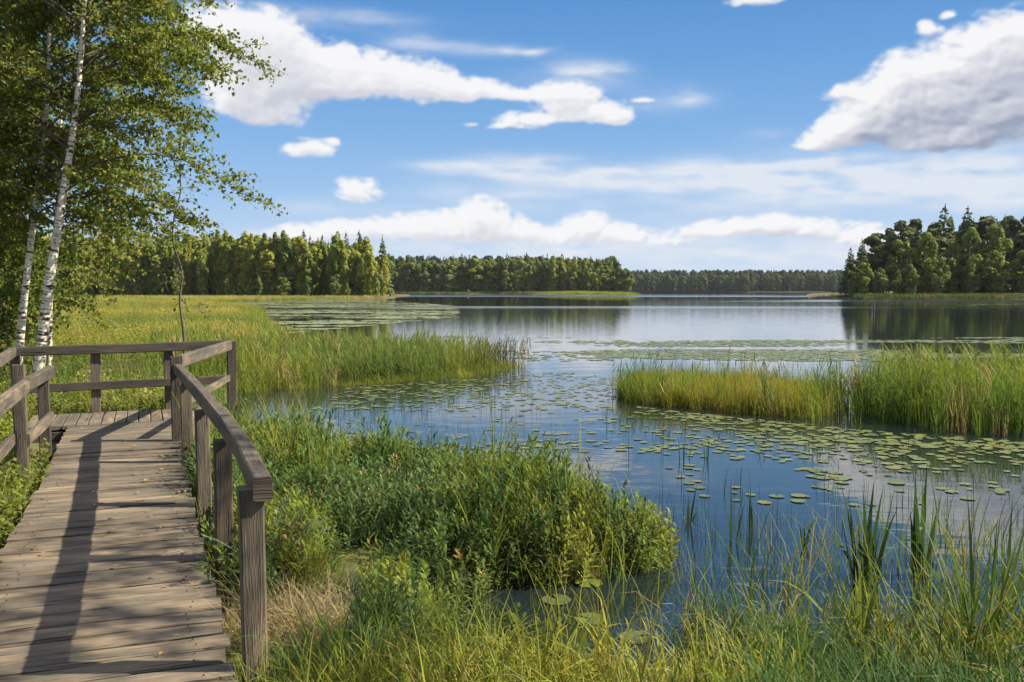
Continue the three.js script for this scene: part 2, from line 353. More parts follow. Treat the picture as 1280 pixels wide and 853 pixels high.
{
  const g = new THREE.PlaneGeometry(7000, 7000); g.rotateX(-Math.PI / 2);
  const p = g.attributes.position, uv = g.attributes.uv;
  for (let i = 0; i < p.count; i++) uv.setXY(i, p.getX(i), p.getZ(i));
  const ripple = texture(512, 512, (u, v) => [0.5 + 0.55 * tfbm(u * 7, v * 16, 7, 16, 4)]);
  ripple.repeat.set(1 / 5, 1 / 5);
  const breeze = texture(1024, 1024, (u, v) => {   // wind streaks over one kilometre: rougher and calmer water
    const d = (1 - v) * 1000, n = tfbm(u * 5, v * 24, 5, 24, 5), hump = (at, wide) => Math.exp(-(((d - at) / wide) ** 2));
    return [0, 0.012 + 0.26 * clamp((hump(360, 110) + hump(190, 26) + 0.7 * hump(112, 9)) * smooth(-0.3, 0.15, n)) + 0.03 * smooth(0.05, 0.35, n), 0];
  });
  breeze.repeat.set(1 / 1000, 1 / 1000);
  const water = new THREE.Mesh(g, new THREE.MeshPhysicalMaterial({ color: new THREE.Color(0.010, 0.017, 0.019), roughness: 1, roughnessMap: breeze, ior: 1.58, bumpMap: ripple, bumpScale: 0.0035, specularIntensity: 1 }));
  water.receiveShadow = true;
  kind(water, 'lake_water', 'structure', 'calm lake mirroring the blue sky and the woods', 'water');
}
const ROOT = (x, d) => Math.max(landHeight(x, d), -0.25) - 0.02;

scene.fog = new THREE.FogExp2(new THREE.Color(0.80, 0.88, 1.0), 0.00005);

// ------------------------------------------------------------ boardwalk with its railings
const TURN = 22.7 * Math.PI / 180, DECK_Y = 0.45;
const toWorld = (u, v) => [u * -Math.sin(TURN) + v * Math.cos(TURN), u * Math.cos(TURN) + v * Math.sin(TURN)];   // along and across the deck -> x, depth
const toDeck = (x, d) => [-x * Math.sin(TURN) + d * Math.cos(TURN), x * Math.cos(TURN) + d * Math.sin(TURN)];
{
  const walk = new THREE.Group();
  tag(walk, 'boardwalk', 'weathered grey plank boardwalk with timber railings leading to a small platform', 'boardwalk');
  walk.position.set(0, DECK_Y, 0); walk.rotation.y = TURN;
  const r = rand(5), L = (u, v, y) => V(v, y, -u);
  const planks = [];
  for (let k = 0; k < 12; k++) { const half = 0.585, sag = (r() - 0.5) * 0.006; planks.push(timber([L(0, -half - r() * 0.02, 0), L(0.004 * (r() - 0.5), -0.2, sag), L(0.004 * (r() - 0.5), 0.2, sag), L(0, half + r() * 0.02, 0)], 0.150 + r() * 0.016, 0.045, 100 + k, 0.007, 0.004)); }
  const PITCH = 0.178;
  let n = 0;
  for (let u = -1.2; u < 9.72; u += PITCH, n++) {
    const m = part(walk, n ? 'plank_' + String(n).padStart(3, '0') : 'plank', planks[Math.floor(r() * 12)], plankWoods[Math.floor(r() * 5)]);
    m.position.set(-0.265 + (r() - 0.5) * 0.025, -0.0225 + (r() - 0.5) * 0.008, -u); m.rotation.set((r() - 0.5) * 0.02, -0.045 + (r() - 0.5) * 0.022, (r() - 0.5) * 0.008);
    if (r() < 0.5) m.rotation.y += Math.PI;
  }
  const plat = (points, w, seed) => part(walk, 'plank_' + String(n++).padStart(3, '0'), timber(points, w, 0.045, seed, 0.005, 0.0025), plankWoods[Math.floor(r() * 5)]);
  for (let u = 9.86; u < 11.75; u += 0.135) {   // the platform: boards across, then a strip of boards laid lengthwise
    const right = mix(0.34, 0.86, (u - 9.86) / 2), y = 0.012 + (r() - 0.5) * 0.005;
    plat([L(u, -0.86 - r() * 0.03, y - 0.0225), L(u + (r() - 0.5) * 0.008, 0, y - 0.0225), L(u, right + r() * 0.03, y - 0.0225)], 0.125, 300 + n);
  }
  for (let v = -1.30; v < 1.05; v += 0.142) plat([L(11.80 + r() * 0.03, v, -0.008), L(12.4, v, -0.008 + (r() - 0.5) * 0.004), L(12.98 + r() * 0.05, v, -0.008)], 0.13, 300 + n);
  { // nail heads, two at each end of every board
    const nails = new THREE.CylinderGeometry(0.0045, 0.0045, 0.004, 6), list = [];
    for (let u = -1.2; u < 9.72; u += PITCH) for (const v of [-0.72, 0.18]) for (const q of [-0.04, 0.04]) { if (r() < 0.35) continue; const g = nails.clone(); g.translate(v + (r() - 0.5) * 0.06, 0.0045 + r() * 0.002, -u + q + (r() - 0.5) * 0.015 + (v + 0.265) * 0.045); list.push(g); }
    const m = part(walk, 'nail_heads', mergeGeometries(list), new THREE.MeshStandardMaterial({ color: new THREE.Color(0.07, 0.045, 0.03), roughness: 0.6, metalness: 0.6 })); m.userData.kind = 'stuff';
  }
  let s = 0;
  for (const v of [-0.72, -0.27, 0.18]) part(walk, s++ ? 'joist_' + String(s - 1).padStart(3, '0') : 'joist', timber([L(-1.3, v, -0.12), L(5, v, -0.12), L(12.9, v, -0.12)], 0.09, 0.13, 40 + s), railWoods[1]);
  for (const u of [11.85, 12.85]) part(walk, 'joist_' + String(s++).padStart(3, '0'), timber([L(u, -1.35, -0.118), L(u, 1.1, -0.118)], 0.08, 0.12, 60 + s), railWoods[1]);
  // railings: a group for each side, its posts and rails are its pieces
  const railing = (label, posts, rails) => {
    const g = new THREE.Group(); g.name = 'railing'; g.userData.label = label; walk.add(g);
    posts.forEach(([u, v, top, w], k) => { const m = part(g, 'post', timber([L(u, v, -0.75), L(u + (r() - 0.5) * 0.01, v, 0), L(u + (r() - 0.5) * 0.02, v + (r() - 0.5) * 0.02, top)].map((p) => p), w ?? 0.105, w ?? 0.105, Math.floor(900 + u * 37 + v * 11), 0.008, 0.003), railWoods[Math.floor(r() * 3)]); });
    rails.forEach(([name, w, h, mat, ...pts]) => part(g, name, timber(pts.map(([u, v, y]) => L(u, v, y)), w, h, Math.floor(pts[0][0] * 91 + w * 1000 + h * 500), 0.009, 0.003), railWoods[mat]));
  };
  railing('timber railing on the lake side of the walk',
    [[3.92, 0.418, 0.795, 0.104], [5.62, 0.425, 0.735], [7.1, 0.40, 0.735], [8.95, 0.36, 0.735], [10.2, 0.30, 0.93]],
    [['top_rail', 0.082, 0.105, 0, [3.84, 0.452, 0.80], [4.8, 0.468, 0.81], [5.7, 0.462, 0.805], [7.1, 0.43, 0.80], [8.6, 0.385, 0.80], [10.35, 0.315, 0.80]]]);
  railing('timber railing on the birch side of the walk',
    [[10.2, -0.97, 0.80], [9.0, -1.05, 0.98], [6.9, -1.05, 0.74], [4.6, -1.05, 0.74], [2.3, -1.05, 0.74]],
    [['top_rail', 0.07, 0.12, 2, [1.2, -1.0, 0.80], [4.6, -0.995, 0.80], [8.86, -0.985, 0.80]], ['top_rail', 0.07, 0.12, 0, [8.9, -0.985, 0.805], [10.28, -0.905, 0.81]],
      ['lower_rail', 0.05, 0.10, 0, [1.3, -1.115, 0.30], [9.0, -1.115, 0.31]], ['lower_rail', 0.05, 0.11, 2, [8.95, -1.0, 0.30], [10.22, -0.91, 0.34]]]);
  railing('timber railing round the platform',
    [[12.98, -0.62, 0.84, 0.12], [12.98, 0.30, 0.86, 0.12], [12.95, 1.12, 0.93, 0.12], [12.98, -1.55, 0.84, 0.11], [11.2, -1.6, 0.84, 0.11]],
    [['top_rail', 0.08, 0.12, 1, [12.9, -1.62, 0.86], [12.9, -0.3, 0.87], [12.9, 1.06, 0.89]], ['top_rail', 0.08, 0.13, 2, [12.82, 1.08, 0.885], [10.26, 0.335, 0.87]], ['top_rail', 0.08, 0.12, 2, [12.84, -1.56, 0.855], [11.2, -1.52, 0.85], [9.6, -1.56, 0.85]],
      ['lower_rail', 0.06, 0.11, 1, [12.9, -1.5, 0.37], [12.9, 1.06, 0.40]], ['lower_rail', 0.05, 0.09, 2, [12.86, 1.07, 0.42], [10.28, 0.38, 0.40]]]);
}

// ------------------------------------------------------------ trees
const leafGeo = (() => {   // a pointed oval leaf folded along its rib, length 1
  const f = new Faces(), n = 0.35, q = Math.hypot(1, n);
  const a = f.vert(0, 0, 0, 0, 1, 0), b = f.vert(0.45, 0.05, 0, 0, 1, 0), c = f.vert(1, -0.02, 0, 0, 1, 0), l = f.vert(0.4, 0.14, 0.36, 0, 1 / q, -n / q), m = f.vert(0.4, 0.14, -0.36, 0, 1 / q, n / q);
  f.tri(a, l, b); f.tri(l, c, b); f.tri(a, b, m); f.tri(b, c, m);
  return f.build();
})();
// a broad-leaved tree: stem points, limbs, drooping twigs and single leaves
function leafTree(name, label, group, seed, o) {
  const r = rand(seed), t = new THREE.Group();
  tag(t, name, label, 'tree', group);
  const [bx, bd] = o.base, by = ROOT(bx, bd) - 0.05;
  t.position.set(bx, by, -bd);
  const stem = new THREE.CatmullRomCurve3(o.stem.map(([x, y, z]) => V(x, y, z)));
  const SP = stem.getPoints(26), sf = new Faces();
  sf.tube(SP, SP.map((_, k) => Math.max(0.012, o.radius * (1 - 0.86 * k / 26) * (k === 0 ? 1.35 : 1))), 12);
  part(t, 'trunk', sf.build(true), o.bark ?? birchMat);
  const bf = new Faces(), list = [], color = o.color, M = [];
  const leaves = (p, dir, len, count) => {
    for (let k = 0; k < count; k++) {
      const q = r(), s = o.leaf * (0.7 + 0.6 * r());
      list.push({ x: p.x + dir.x * len * q + (r() - 0.5) * 0.17, y: p.y + dir.y * len * q - 0.35 * q * q * len * (o.droop ?? 1) + (r() - 0.5) * 0.17, z: p.z + dir.z * len * q + (r() - 0.5) * 0.17, s, turn: r() * 6.283, lean: 0.3 + r() * 1.5, leanTo: r() * 6.283, color: vary(r() < 0.05 ? [color[0] * 1.9, color[1] * 1.35, color[2]] : color, r, 0.28, 0.14) });
    }
  };
  const dir = V(), side = V();
  for (let k = 0; k < o.limbs; k++) {
    const h = mix(o.from, 0.99, Math.pow((k + r()) / o.limbs, o.skew ?? 1)), p0 = stem.getPoint(h), az = o.aim ? o.aim(r, h) : r() * 6.283;
    const len = o.reach * (o.profile ? o.profile(h) : Math.sin(Math.PI * clamp(0.18 + 0.82 * (1 - h), 0, 1))) * (0.55 + 0.6 * r()), rise = mix(0.15, 1.0, h) + r() * 0.35;
    const pts = [], N = 6;
    for (let j = 0; j <= N; j++) { const q = j / N; pts.push(V(p0.x + Math.cos(az) * len * q + (j ? (r() - 0.5) * 0.1 * len * q : 0), p0.y + len * (rise * q - (o.sag ?? 0.75) * q * q) + (j ? (r() - 0.5) * 0.06 : 0), p0.z + Math.sin(az) * len * q + (j ? (r() - 0.5) * 0.1 * len * q : 0))); }
    const rb = Math.min(o.radius * 0.26, 0.008 + len * 0.006);
    bf.tube(pts, pts.map((_, j) => mix(rb, 0.004, j / N)), 4);
    const twigs = Math.max(3, Math.round(len * o.twigs));
    for (let w = 0; w < twigs; w++) {
      const q = 0.14 + 0.86 * Math.pow((w + r()) / twigs, 0.85), i = Math.min(N - 1, Math.floor(q * N)), base = pts[i].clone().lerp(pts[i + 1], q * N - i);
      const a2 = az + (r() - 0.5) * 2.6, up = (r() - 0.45) * 0.9, tl = (o.twig ?? 0.7) * (0.45 + 0.8 * r());
      dir.set(Math.cos(a2), up, Math.sin(a2)).normalize();
      const end = base.clone().addScaledVector(dir, tl); end.y -= 0.35 * tl * (o.droop ?? 1);
      bf.tube([base, base.clone().lerp(end, 0.5).add(V(0, 0.06 * tl, 0)), end], [0.005, 0.004, 0.002], 3);
      leaves(base, dir, tl, Math.round(o.leaves * tl * (0.6 + 0.8 * r())));
    }
  }
  part(t, 'limbs', bf.build(), barkMat).userData.kind = 'stuff';
  const crown = copies('crown', leafGeo, leafMat, list); crown.userData.kind = 'stuff'; t.add(crown);
  return list.length;
}
let leafCount = 0;
const BIRCH = [0.15, 0.185, 0.020];
const away = (r) => -Math.PI / 2 + (r() - 0.5) * 4.3;
leafCount += leafTree('birch_tree', 'tall white-stemmed birch leaning out over the platform, the thicker stem', 'birches by the platform', 11, { base: [-8.55, 15.7], stem: [[0, 0, 0], [0.30, 1.9, 0.03], [0.52, 3.2, 0], [0.86, 5.2, -0.05], [1.1, 7.3, 0], [1.25, 9.6, 0]], radius: 0.10, limbs: 72, from: 0.36, reach: 2.85, sag: 0.74, twigs: 9, leaves: 50, twig: 0.8, leaf: 0.08, color: BIRCH, aim: away });
leafCount += leafTree('birch_tree', 'slimmer white birch stem beside the thicker one behind the railing', 'birches by the platform', 12, { base: [-9.25, 16.3], stem: [[0, 0, 0], [0.2, 1.6, 0], [0.45, 3.1, 0.05], [0.74, 5.3, 0], [0.85, 7.2, 0], [0.85, 9.2, 0.1]], radius: 0.08, limbs: 46, from: 0.40, reach: 2.5, sag: 0.7, twigs: 8, leaves: 40, twig: 0.75, leaf: 0.08, color: BIRCH, aim: away });
leafCount += leafTree('birch_tree', 'thin birch stem half hidden in leaves behind the two white stems', 'birches by the platform', 13, { base: [-10.3, 19.5], stem: [[0, 0, 0], [0.1, 2, 0], [0.4, 5, 0], [0.5, 9, 0]], radius: 0.06, limbs: 40, from: 0.25, reach: 2.5, twigs: 7, leaves: 34, leaf: 0.09, color: [0.14, 0.18, 0.022], aim: away });
const ALDER = [0.11, 0.155, 0.019];
for (const [k, [x, d, h, reach]] of [[-11.9, 18.2, 8.5, 2.7], [-12.5, 21.5, 9, 2.3], [-14.0, 25, 10, 2.5], [-11.0, 17.0, 2.6, 1.5]].entries())
  leafCount += leafTree('alder_tree', k === 3 ? 'low leafy alder bush at the foot of the birches' : 'dark green leafy tree in the thicket behind the birches', k === 3 ? null : 'trees in the thicket behind the birches', 20 + k, { base: [x, d], bark: barkMat, stem: [[0, 0, 0], [0.1, h * 0.3, 0.1], [-0.1, h * 0.7, 0], [0.1, h, 0]], radius: 0.11, limbs: 62, from: 0.05, reach, twigs: 7, leaves: 38, leaf: 0.11, color: ALDER, droop: 0.6 });
leafCount += leafTree('sapling', 'thin crooked young tree with sparse leaves standing beyond the platform railing', null, 31, { base: [-6.15, 16.4], bark: barkMat, stem: [[0, 0, 0], [0.03, 1.0, 0], [-0.03, 1.7, 0.02], [0.02, 2.2, 0], [-0.14, 2.8, 0], [-0.1, 3.3, 0], [0.02, 3.7, 0], [0.0, 4.2, 0]], radius: 0.028, limbs: 15, from: 0.22, reach: 0.75, twigs: 4, leaves: 15, twig: 0.32, leaf: 0.075, color: [0.09, 0.13, 0.025], profile: (h) => 1.1 - 0.8 * h });
leafCount += leafTree('birch_tree', 'sparse young birch on the bank whose leaves dapple the boards', null, 33, { base: [5.5, 4.5], stem: [[0, 0, 0], [-0.1, 2.5, 0.1], [-0.2, 5.2, 0], [-0.4, 8.2, 0]], radius: 0.07, limbs: 30, from: 0.6, reach: 2.0, twigs: 4, leaves: 20, leaf: 0.085, color: BIRCH });
console.log('leaves', leafCount);

// distant trees: clumps of foliage on a trunk
function sprig(f, x, y, z, ox, oy, oz, size, r) {   // a bent spray of foliage, its outside towards (ox, oy, oz)
  const n = V(ox + (r() - 0.5) * 1.1, oy + (r() - 0.5) * 1.1, oz + (r() - 0.5) * 1.1).normalize(), a = V(r() - 0.5, r() - 0.5, r() - 0.5).cross(n).normalize(), b = V().crossVectors(n, a);
  const at = (p, q, h) => f.vert(x + a.x * p + b.x * q + n.x * h, y + a.y * p + b.y * q + n.y * h, z + a.z * p + b.z * q + n.z * h, n.x, n.y, n.z);
  const s = size * (0.6 + 0.8 * r()), v0 = at(-s * 0.5, 0, 0), v1 = at(s * 0.1, -s * 0.42, -s * 0.1), v2 = at(s * 0.6, s * 0.05, -0.15 * s), v3 = at(0, s * 0.4, 0.05 * s);
  f.tri(v0, v1, v2); f.tri(v0, v2, v3);
}
function broadCrown(seed, h, w, low, n, size) {
  const r = rand(seed), f = new Faces(), lobes = [];
  for (let k = 0; k < 16; k++) { const t = (k + 0.5) / 16, yy = mix(low, 0.93, t) * h, ring = w * 0.62 * Math.sin(Math.PI * clamp(0.12 + 0.86 * (1 - t) ** 0.9)), a = k * 2.4 + r(); lobes.push([Math.cos(a) * ring * r(), yy, Math.sin(a) * ring * r(), w * (0.26 + 0.2 * r()) * (1.15 - 0.6 * t), h * (0.07 + 0.05 * r())]); }
  for (let k = 0; k < n; k++) {
    const [cx, cy, cz, rx, ry] = lobes[Math.floor(r() * 16)], c = r() * 2 - 1, a = r() * 6.283, q = Math.sqrt(1 - c * c), m = 0.55 + 0.5 * Math.sqrt(r());
    sprig(f, cx + q * Math.cos(a) * rx * m, cy + c * ry * m, cz + q * Math.sin(a) * rx * m, q * Math.cos(a), c + 0.3, q * Math.sin(a), size, r);
  }
  return f.build();
}
function spruceCrown(seed, h, w, low, n, size) {
  const r = rand(seed), f = new Faces(), tiers = 15;
  for (let k = 0; k < n; k++) {
    const t = 1 - Math.sqrt(r()) , tier = (t * tiers) % 1, rad = w * Math.pow(1 - t, 0.85) * (0.55 + 0.45 * (1 - tier)) * (0.45 + 0.6 * Math.sqrt(r())) + 0.08, a = r() * 6.283, y = h * mix(low, 1, t) - rad * 0.28;
    sprig(f, Math.cos(a) * rad, y, Math.sin(a) * rad, Math.cos(a) * 0.8, 0.75, Math.sin(a) * 0.8, size * (0.55 + 0.6 * (1 - t)), r);
  }
  f.tube([V(0, h * 0.93, 0), V(0, h * 1.03, 0)], [0.1, 0.02], 4);
  return f.build();
}
function pineCrown(seed, h, w, n, size) {
  const r = rand(seed), f = new Faces(), pads = [];
  for (let k = 0; k < 13; k++) { const t = k / 12, a = r() * 6.283, q = w * (0.25 + 0.75 * r()) * (1 - 0.72 * t); pads.push([Math.cos(a) * q, h * mix(0.42, 0.95, t), Math.sin(a) * q, w * mix(0.55, 0.28, t), h * 0.05]); }
  for (let k = 0; k < n; k++) {
    const [cx, cy, cz, rx, ry] = pads[Math.floor(r() * 13)], c = r() * 2 - 1, a = r() * 6.283, q = Math.sqrt(1 - c * c), m = 0.4 + 0.65 * Math.sqrt(r());
    sprig(f, cx + q * Math.cos(a) * rx * m, cy + c * ry * m, cz + q * Math.sin(a) * rx * m, q * Math.cos(a) * 0.7, c + 0.5, q * Math.sin(a) * 0.7, size, r);
  }
  return f.build();
}
const trunkGeo = (h, rad) => { const f = new Faces(); f.tube([V(0, -0.5, 0), V(0.1, h * 0.5, 0.05), V(0, h * 0.95, 0)], [rad, rad * 0.7, rad * 0.2], 6); return f.build(true); };
const UNIT = 10;   // prototypes are ten metres tall
const PROTO = {
  birch: [0, 1, 2, 3].map((k) => ({ crown: broadCrown(200 + k, UNIT, 1.9 + 0.3 * k, 0.08, 1900, 0.40), trunk: trunkGeo(UNIT, 0.09) })),
  round: [0, 1, 2].map((k) => ({ crown: broadCrown(220 + k, UNIT, 3.0 + 0.3 * k, 0.1, 1500, 0.5), trunk: trunkGeo(UNIT, 0.13) })),
  spruce: [0, 1, 2, 3].map((k) => ({ crown: spruceCrown(240 + k, UNIT, 1.75 + 0.18 * k, 0.1, 1300, 0.55), trunk: trunkGeo(UNIT, 0.1) })),
  pine: [0, 1, 2].map((k) => ({ crown: pineCrown(260 + k, UNIT, 2.0 + 0.2 * k, 1200, 0.46), trunk: trunkGeo(UNIT, 0.12) })),
};
const tint = (c, mat = farLeafMat) => { const m = mat.clone(); m.color.setRGB(...c); return m; };
const TONES = {
  birch: [[0.25, 0.28, 0.034], [0.20, 0.245, 0.034], [0.28, 0.285, 0.036], [0.16, 0.215, 0.034]].map((c) => tint(c)),
  round: [[0.155, 0.20, 0.038], [0.185, 0.225, 0.038], [0.125, 0.175, 0.036]].map((c) => tint(c)),
  spruce: [[0.07, 0.10, 0.03], [0.085, 0.115, 0.032], [0.055, 0.085, 0.03]].map((c) => tint(c, needleMat)),
  pine: [[0.085, 0.115, 0.036], [0.10, 0.13, 0.038]].map((c) => tint(c, needleMat)),
};
const TREE_NAME = { birch: 'birch_tree', round: 'willow_tree', spruce: 'spruce_tree', pine: 'pine_tree' };
const proto = {}, TONE_WORDS = { birch: ['yellow-green', 'mid green', 'golden green', 'dull green'], round: ['mid green', 'lighter green', 'deep green'], spruce: ['dark', 'lighter green', 'almost black'], pine: ['dark', 'lighter green'] };
function farTree(type, x, d, h, r, where) {
  const v = Math.floor(r() * PROTO[type].length), c = type === 'birch' && where === EAST ? (r() < 0.5 ? 1 : 3) : Math.floor(r() * TONES[type].length), key = type + v + '_' + c;
  if (!proto[key]) { const g = new THREE.Group(); part(g, 'trunk', PROTO[type][v].trunk, type === 'birch' ? birchMat : barkMat); part(g, 'crown', PROTO[type][v].crown, TONES[type][c]); proto[key] = g; }
  const t = proto[key].clone();
  t.userData = {};
  tag(t, TREE_NAME[type], where.label[type].replace('~', TONE_WORDS[type][c]), 'tree', where.group);
  t.position.set(x, Math.max(landHeight(x, d), 0) - 0.1, -d); t.rotation.y = r() * 6.283;
  const s = h / UNIT, wide = s * (0.8 + 0.6 * r()); t.scale.set(wide, s, wide);
}
const WEST = { group: 'trees at the edge of the meadow', label: { birch: 'slim ~ birch in the wood at the meadow edge', spruce: '~ spruce rising from the wood at the meadow edge', round: 'low rounded ~ bush-like tree at the meadow edge' } };
const EAST = { group: 'trees on the near wooded point', label: { birch: '~ birch on the wooded point with tall pines', spruce: 'pointed ~ spruce on the wooded point across the lake', round: 'rounded ~ leafy tree at the waterline of the wooded point', pine: 'tall ~ pine on the wooded point across the lake' } };
const MID = { group: 'trees on the middle shore', label: { round: 'rounded ~ tree at the waterline of the middle shore', spruce: '~ spruce in the wood on the middle shore', birch: 'slender ~ birch on the middle shore' } };
{
  const r = rand(301);
  // the wood at the meadow edge: its front runs from the point leftwards, slightly away
  const front = (x) => 228 + Math.max(0, (-32 - x)) * 0.16;
  for (let k = 0; k < 64; k++) { const x = mix(-34, -152, (k + r() * 0.8) / 64), h = mix(12.5, 16.5, smooth(-34, -60, x)) * (0.86 + 0.26 * r()); farTree('birch', x, front(x) + 2 + r() * 8, h, r, WEST); }
  for (let k = 0; k < 40; k++) { const x = mix(-36, -165, (k + r()) / 40); farTree(r() < 0.3 ? 'spruce' : 'birch', x, front(x) + 12 + r() * 10, 15 + r() * 3.5, r, WEST); }
  for (let k = 0; k < 34; k++) { const x = mix(-40, -180, (k + r()) / 34); farTree('spruce', x, front(x) + 24 + r() * 12, 16.5 + r() * 3, r, WEST); }
  for (let k = 0; k < 18; k++) { const x = mix(-33, -150, (k + r()) / 18); farTree('round', x, front(x) - 1 + r() * 2, 3.5 + r() * 3.5, r, WEST); }
  // the wooded point across the lake
  const EASTERN = [['pine', 86, 222, 10], ['spruce', 88.5, 224, 14], ['round', 84.5, 218, 5.5], ['round', 90.5, 217, 7], ['birch', 87, 218, 8.5], ['pine', 96, 226, 13.5], ['round', 94.5, 217, 6.5], ['birch', 98, 222, 14.5], ['pine', 100, 228, 18.5], ['round', 98, 215, 8], ['birch', 103, 220, 16], ['spruce', 105, 230, 18.5], ['round', 104, 214, 9.5], ['pine', 108, 226, 18.5], ['birch', 109, 218, 14], ['spruce', 112, 229, 22.5], ['round', 112, 213, 10], ['birch', 114, 220, 17], ['spruce', 118.5, 229, 22.5], ['round', 118, 213, 11], ['birch', 120, 219, 17.5], ['pine', 122.5, 229, 21], ['round', 124, 213, 12], ['pine', 127, 224, 19], ['birch', 128.5, 216, 16], ['spruce', 131, 227, 21.5], ['pine', 135, 222, 22], ['round', 132, 211, 12], ['birch', 137, 215, 18], ['spruce', 141, 225, 22]];
  for (const [type, x, d, h] of EASTERN) farTree(type, x + (r() - 0.5), d + (r() - 0.5) * 2, h * (0.96 + 0.08 * r()), r, EAST);
  for (let k = 0; k < 22; k++) { const x = mix(93, 160, (k + r()) / 22); farTree(r() < 0.6 ? 'spruce' : 'pine', x, 236 + r() * 14, mix(12, 19, smooth(93, 110, x)) + r() * 2.5, r, EAST); }
  // the middle shore: rounded trees along the water, the wood rising behind
  for (let k = 0; k < 46; k++) { const x = mix(-78, 62, (k + r()) / 46), d = (x > 5 ? 450 - (x - 5) * 0.1 : 472) + r() * 6; farTree(r() < 0.8 ? 'round' : 'birch', x, d + 4, mix(14, 19.5, r()) * (x > 45 ? 0.82 : 1), r, MID); }
  for (let k = 0; k < 44; k++) { const x = mix(-80, 60, (k + r()) / 44); farTree(r() < 0.5 ? 'spruce' : 'round', x, 488 + r() * 14, 17.5 + r() * 4, r, MID); }
  // woods too far to tell trees apart
  const far = { conifer: [], leafy: [] };
  const add = (list, x, d, h, c) => list.push({ x, y: Math.max(landHeight(x, d), 0) - 0.1, z: -d, turn: r() * 6.283, s: h / UNIT * (0.9 + 0.4 * r()), sy: h / UNIT, color: vary(c, r, 0.2, 0.08) });
  for (let k = 0; k < 420; k++) { const x = mix(-130, 62, r()); add(r() < 0.55 ? far.conifer : far.leafy, x, 505 + r() * 60, 17 + r() * 4, [0.03, 0.05, 0.021]); }
  for (let k = 0; k < 420; k++) { const x = mix(-60, 480, r()); add(far.leafy, x, 1003 + r() * 14 + (x > 400 ? -30 : 0), 15 + r() * 7, [0.08, 0.12, 0.032]); }
  for (let k = 0; k < 1500; k++) { const x = mix(-80, 520, r()); add(r() < 0.5 ? far.conifer : far.leafy, x, 1018 + r() * 160, 18 + r() * 7, [0.04, 0.066, 0.028]); }
  for (let k = 0; k < 260; k++) { const x = mix(-330, -56, r()), d = 275 + r() * 60; add(far.conifer, x, d, 16 + r() * 5, [0.034, 0.055, 0.022]); }
  for (let k = 0; k < 150; k++) { const x = mix(-280, -155, r()), d = 245 + r() * 40 + (-155 - x) * 0.1; add(far.leafy, x, d, 13 + r() * 6, [0.08, 0.11, 0.024]); }
  for (let k = 0; k < 160; k++) { const x = mix(120, 260, r()), d = 250 + r() * 40 - Math.max(0, x - 140) * 0.2; add(far.conifer, x, d, 15 + r() * 5, [0.034, 0.055, 0.022]); }
  const g = new THREE.Group();
  g.add(copies('conifers', PROTO.spruce[1].crown, needleMat, far.conifer), copies('leafy_trees', PROTO.round[0].crown, farLeafMat, far.leafy));
  kind(g, 'distant_forest', 'stuff', 'dense dark woods closing the far shores of the lake', 'forest');
}

// ------------------------------------------------------------ plants
const point = (t) => 1 - Math.pow(t, 1.6), lance = (t) => Math.sin(Math.PI * Math.pow(t, 0.72)) * 0.97 + 0.03, strap = (t) => Math.min(1, 0.45 + t * 2.2) * Math.min(1, (1 - t) * 2.4);
function grassTuft(seed, n, len, width, spread, lean, bend) {
  const r = rand(seed), f = new Faces();
  for (let k = 0; k < n; k++) { const a = r() * 6.283, q = Math.sqrt(r()) * spread; f.blade(Math.cos(a) * q, 0, Math.sin(a) * q, r() * 6.283, r() * lean, bend * (0.2 + r()), len * (0.5 + 0.6 * r()), width * (0.7 + 0.6 * r()), 4, point, (r() - 0.5) * 2.5); }
  return f.build();
}
function reedClump(seed, n, len, spread) {   // stalks with long leaves standing off at an angle
  const r = rand(seed), f = new Faces();
  for (let k = 0; k < n; k++) {
    const a = r() * 6.283, q = Math.sqrt(r()) * spread, x = Math.cos(a) * q, z = Math.sin(a) * q, L = len * (0.7 + 0.4 * r()), la = r() * 6.283, ll = r() * 0.10;
    f.blade(x, 0, z, la, ll, 0.12, L, 0.013, 3, (t) => 1 - 0.6 * t);
    const leaves = 5 + Math.floor(r() * 3);
    for (let j = 0; j < leaves; j++) { const t = 0.22 + 0.74 * (j + r() * 0.6) / leaves; f.blade(x + Math.cos(la) * Math.sin(ll) * L * t, L * t * 0.99, z + Math.sin(la) * Math.sin(ll) * L * t, r() * 6.283, 0.25 + r() * 0.35, 0.5 + r() * 1.0, 0.24 + r() * 0.16, 0.02, 3, (q) => Math.min(1, 0.5 + 2 * q) * (1 - q * q)); }
  }
  return f.build();
}
function herbClump(seed, stems, len, leafLen, leafWidth, per, spread, up = 0.8) {   // upright stems with leaves all the way up
  const r = rand(seed), f = new Faces();
  for (let k = 0; k < stems; k++) {
    const a = r() * 6.283, q = Math.sqrt(r()) * spread, x = Math.cos(a) * q, z = Math.sin(a) * q, L = len * (0.6 + 0.5 * r()), la = r() * 6.283, ll = r() * 0.25, b = r() * 0.3;
    f.blade(x, 0, z, la, ll, b, L, 0.007, 3, (t) => 1 - 0.5 * t);
    f.blade(x, 0, z, la + 1.57, 0.0, 0, L * 0.5, 0.007, 1, () => 1);
    for (let j = 0; j < per; j++) {
      const t = 0.12 + 0.88 * (j + r() * 0.5) / per, ang = ll + b * t * t * 0.5, s = L * t;
      f.blade(x + Math.cos(la) * Math.sin(ang) * s, Math.cos(ang) * s, z + Math.sin(la) * Math.sin(ang) * s, j * 2.4 + r(), up * (1.15 - 0.55 * t) + (r() - 0.5) * 0.3, 0.5 + r() * 0.5, leafLen * (0.6 + 0.6 * r()) * (1.1 - 0.45 * t), leafWidth, 3, lance, (r() - 0.5) * 1.2);
    }
  }
  return f.build();
}
